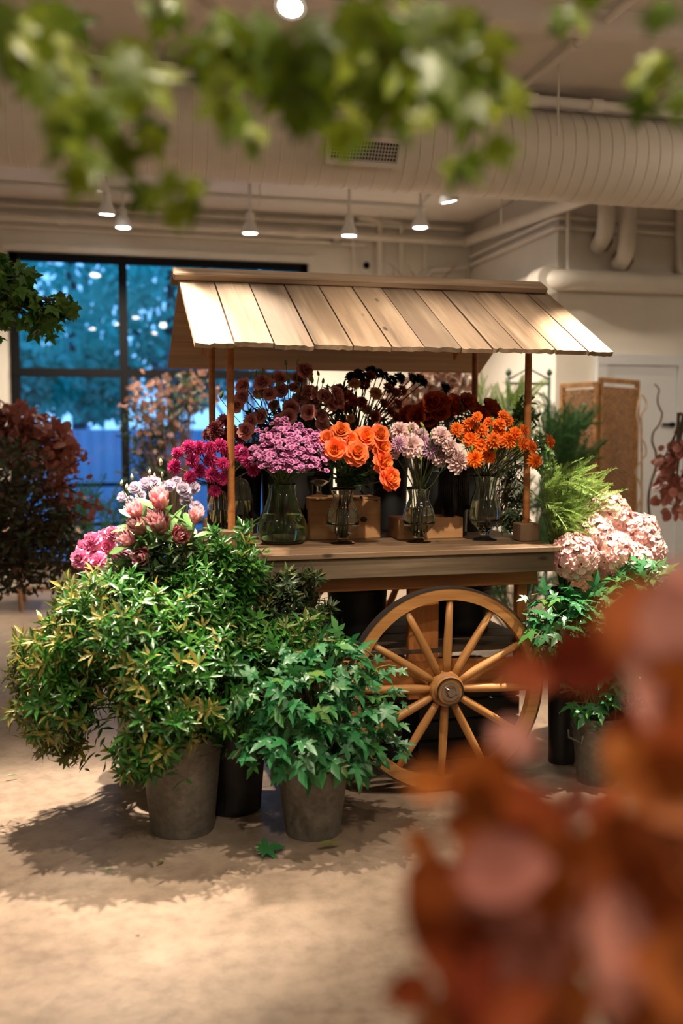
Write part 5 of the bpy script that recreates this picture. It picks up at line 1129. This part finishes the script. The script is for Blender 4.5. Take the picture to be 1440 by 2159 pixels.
# fallen leaves and petals
def fallen(lab, px, py, key, s, ang, z=.004, name='fallen_leaf'):
    p = WZ(px, py, z); M = frame(p+(0, 0, .02 if s > .04 else .006), (math.cos(ang), math.sin(ang), .0), (.1, -.45, 1), s); o = put(name, ME[key], None, npM(M)); tag(o, lab, 'leaf')
fallen('fresh green ivy leaf lying in front of the middle bucket', 540, 1806, 'ivy', .115, .3)
fallen('yellowed leaf curled on the floor near the middle bucket', 668, 1792, 'olive', .085, .1)
fallen('tiny green leaf scrap left on the floor near the shadow', 222, 1839, 'bush', .03, .4); fallen('small green leaf fragment below the left bucket', 330, 1825, 'olive', .04, .8)
fallen('tiny green leaf on the floor right of the ivy shadow', 880, 1711, 'bush', .02, 2.); fallen('small brown leaf far left on the floor', 12, 1645, 'olive', .05, .2); fallen('small orange petal speck on the open floor', 285, 1970, 'peach', .015, .2)
fallen('pale petal on the floor at the left edge', 22, 1419, 'peach', .03, .1)
for px, py, k, lab in ((742, 1147, 'peach', 'orange petal on the table by the rose vase'), (938, 1143, 'peach', 'pale petal on the table by the dahlia vase'), (1100, 1141, 'red', 'orange petal on the table left of the post block'), (1130, 1144, 'red', 'orange petal at the foot of the post block'), (800, 1148, 'rose', 'dark green leaf scrap on the table centre'), (1074, 1143, 'rose', 'dark leaf scrap beside the right vase'), (917, 1145, 'rose', 'dark leaf scrap under the pale dahlias')):
    fallen(lab, px, py, k, .018, px, ZT+.002, 'fallen_petal' if k in ('peach', 'red') else 'fallen_leaf')

# ================================================================== blurred foreground
rng = np.random.default_rng(801)
fg = thing('maple_branch', 'blurred bright green maple leaves hanging across the top foreground', 'foliage', WD(200, -200, 1.1)); ms = []; mb = MB()
sprays = [(-40, 60, 90), (40, 120, 80), (120, 60, 70), (190, 200, 90), (250, 130, 80), (300, 110, 70), (170, 300, 70), (230, 300, 70), (330, 375, 45), (380, 410, 45), (420, 385, 35), (280, 250, 50), (130, 200, 60), (60, 30, 80),
          (430, 100, 70), (490, 220, 60), (520, 270, 50), (460, 160, 60), (560, 100, 70), (620, 200, 60), (650, 100, 80), (560, 40, 90), (690, 60, 90), (720, 230, 50), (765, 270, 34), (660, 230, 45), (800, 100, 90), (860, 60, 90), (930, 110, 80), (980, 60, 80), (1040, 130, 60), (900, 200, 55), (1010, 220, 60), (1040, 270, 55), (990, 330, 45), (960, 350, 40), (1060, 180, 50), (850, 180, 60), (760, 20, 80), (1000, 20, 70), (470, 30, 80), (820, 40, 80), (840, 250, 40), (1400, 150, 50), (1420, 130, 55), (1380, 140, 40), (1220, 0, 50), (1190, 10, 40), (1420, 5, 40), (880, 20, 90), (350, 20, 40), (310, 0, 30), (90, 20, 90), (20, 0, 90)]
for (px, py, s) in sprays:
    for k in range(3):
        D = rng.uniform(1.0, 1.35); p = WD(px+rng.normal()*s*.32, py+rng.normal()*s*.32, D); L = s*1.55*D/FPX*rng.uniform(.7, 1.15)
        L *= 1.2; ms.append(frame(p, np.array([rng.normal()*.6, rng.normal()*.35, -1]), np.array([rng.normal()*.5, -1+rng.normal()*.4, rng.normal()*.5+.35]), L))
leaves(fg, ms, 'maple', 'leaf', 300)
for a in ([(-300, -150), (0, 0), (200, 120), (330, 330)], [(200, -200), (450, 10), (560, 60), (740, 200)], [(300, -260), (640, -40), (880, 40), (1050, 150)], [(700, -200), (900, 40), (1030, 180), (980, 330)], [(1500, 60), (1450, 110), (1400, 140), (1380, 150)], [(1000, -200), (1150, -60), (1220, 0), (1240, 20)]):
    P = [WD(x, y, 1.2) for x, y in a]; build('twig', MB().tube(P, [.005, .004, .003, .0015], 6), TWIG, fg)

rd = thing('russet_branch', 'blurred russet leaved branch close in the right foreground', 'foliage', WD(1350, 2500, .75)); R1, R2 = [], []
big = [(1010, 1640, 190, .70), (900, 1650, 120, .72), (1110, 1420, 120, .78), (1240, 1390, 190, .75), (1090, 1560, 110, .75), (1330, 1310, 200, .72), (1420, 1330, 200, .70), (1130, 1740, 210, .68), (1210, 1700, 100, .72), (1400, 1510, 190, .66), (1430, 1460, 200, .66),
       (1060, 1830, 200, .66), (1150, 1850, 190, .66), (990, 1740, 110, .72), (920, 1900, 190, .68), (900, 1850, 120, .7), (960, 2000, 190, .66), (1040, 1960, 200, .66), (1130, 2060, 210, .64), (1020, 2100, 210, .64), (860, 2090, 105, .72), (1310, 2010, 260, .60), (1230, 1920, 150, .7), (1400, 1900, 220, .62), (1350, 1780, 210, .64), (1260, 1790, 150, .68), (1430, 1660, 220, .62), (1350, 1640, 190, .66), (1430, 2050, 240, .6), (1200, 2140, 200, .62), (950, 2150, 180, .66), (1420, 2150, 220, .6), (1090, 1700, 150, .70), (1040, 1690, 140, .7), (1180, 1770, 110, .68), (1290, 1890, 180, .64), (1100, 2150, 190, .62), (1440, 1560, 190, .62), (1440, 1780, 200, .62), (1380, 1400, 160, .7), (1440, 1250, 140, .72), (1000, 1900, 150, .7), (890, 1780, 80, .75)]
for (px, py, s, D) in big:
    p = WD(px, py, D); L = s*1.06*D/FPX; ang = rng.uniform(0, 6.28); d = CR*math.cos(ang)+CU*math.sin(ang)+CF*rng.normal()*.3
    nz = -CF*1.0+CU*rng.uniform(.0, .7)+CR*rng.normal()*.4
    M = frame(p-unit(d)*L*.5, d, nz, L); (R2 if rng.random() < .18 else R1).append(M)
for k in range(75):                                      # leaves deeper in the bunch
    px, py = rng.uniform(1000, 1470), rng.uniform(1480, 2250)
    if px < 1350 and py < 1690: continue
    if any((px-a)**2+(py-b)**2 < r*r for a, b, r in ((970, 1800, 90), (1320, 1720, 60), (1150, 1920, 70), (1250, 1560, 120), (1290, 2130, 60), (1230, 1500, 90), (1230, 1720, 60))): continue
    D = rng.uniform(.78, 1.0); p = WD(px, py, D); L = rng.uniform(120, 190)*D/FPX; R1.append(frame(p, rand_dir(rng)+CU*.3, -CF+rand_dir(rng)*.8, L))
leaves(rd, R1, 'red', 'leaf', 300); leaves(rd, R2, 'pink', 'leaf', 300)
for a in ([(1350, 2500), (1300, 2200), (1200, 1900), (1100, 1650), (1000, 1620)], [(1350, 2500), (1380, 2100), (1400, 1700), (1350, 1450), (1250, 1380)], [(1350, 2500), (1150, 2250), (1000, 2050), (900, 1880)], [(1350, 2500), (1420, 2000), (1440, 1500), (1430, 1280)]):
    P = [WD(x, y, .78) for x, y in a]; build('twig', MB().tube(P, list(np.linspace(.006, .002, len(P))), 7), TWIG, rd)
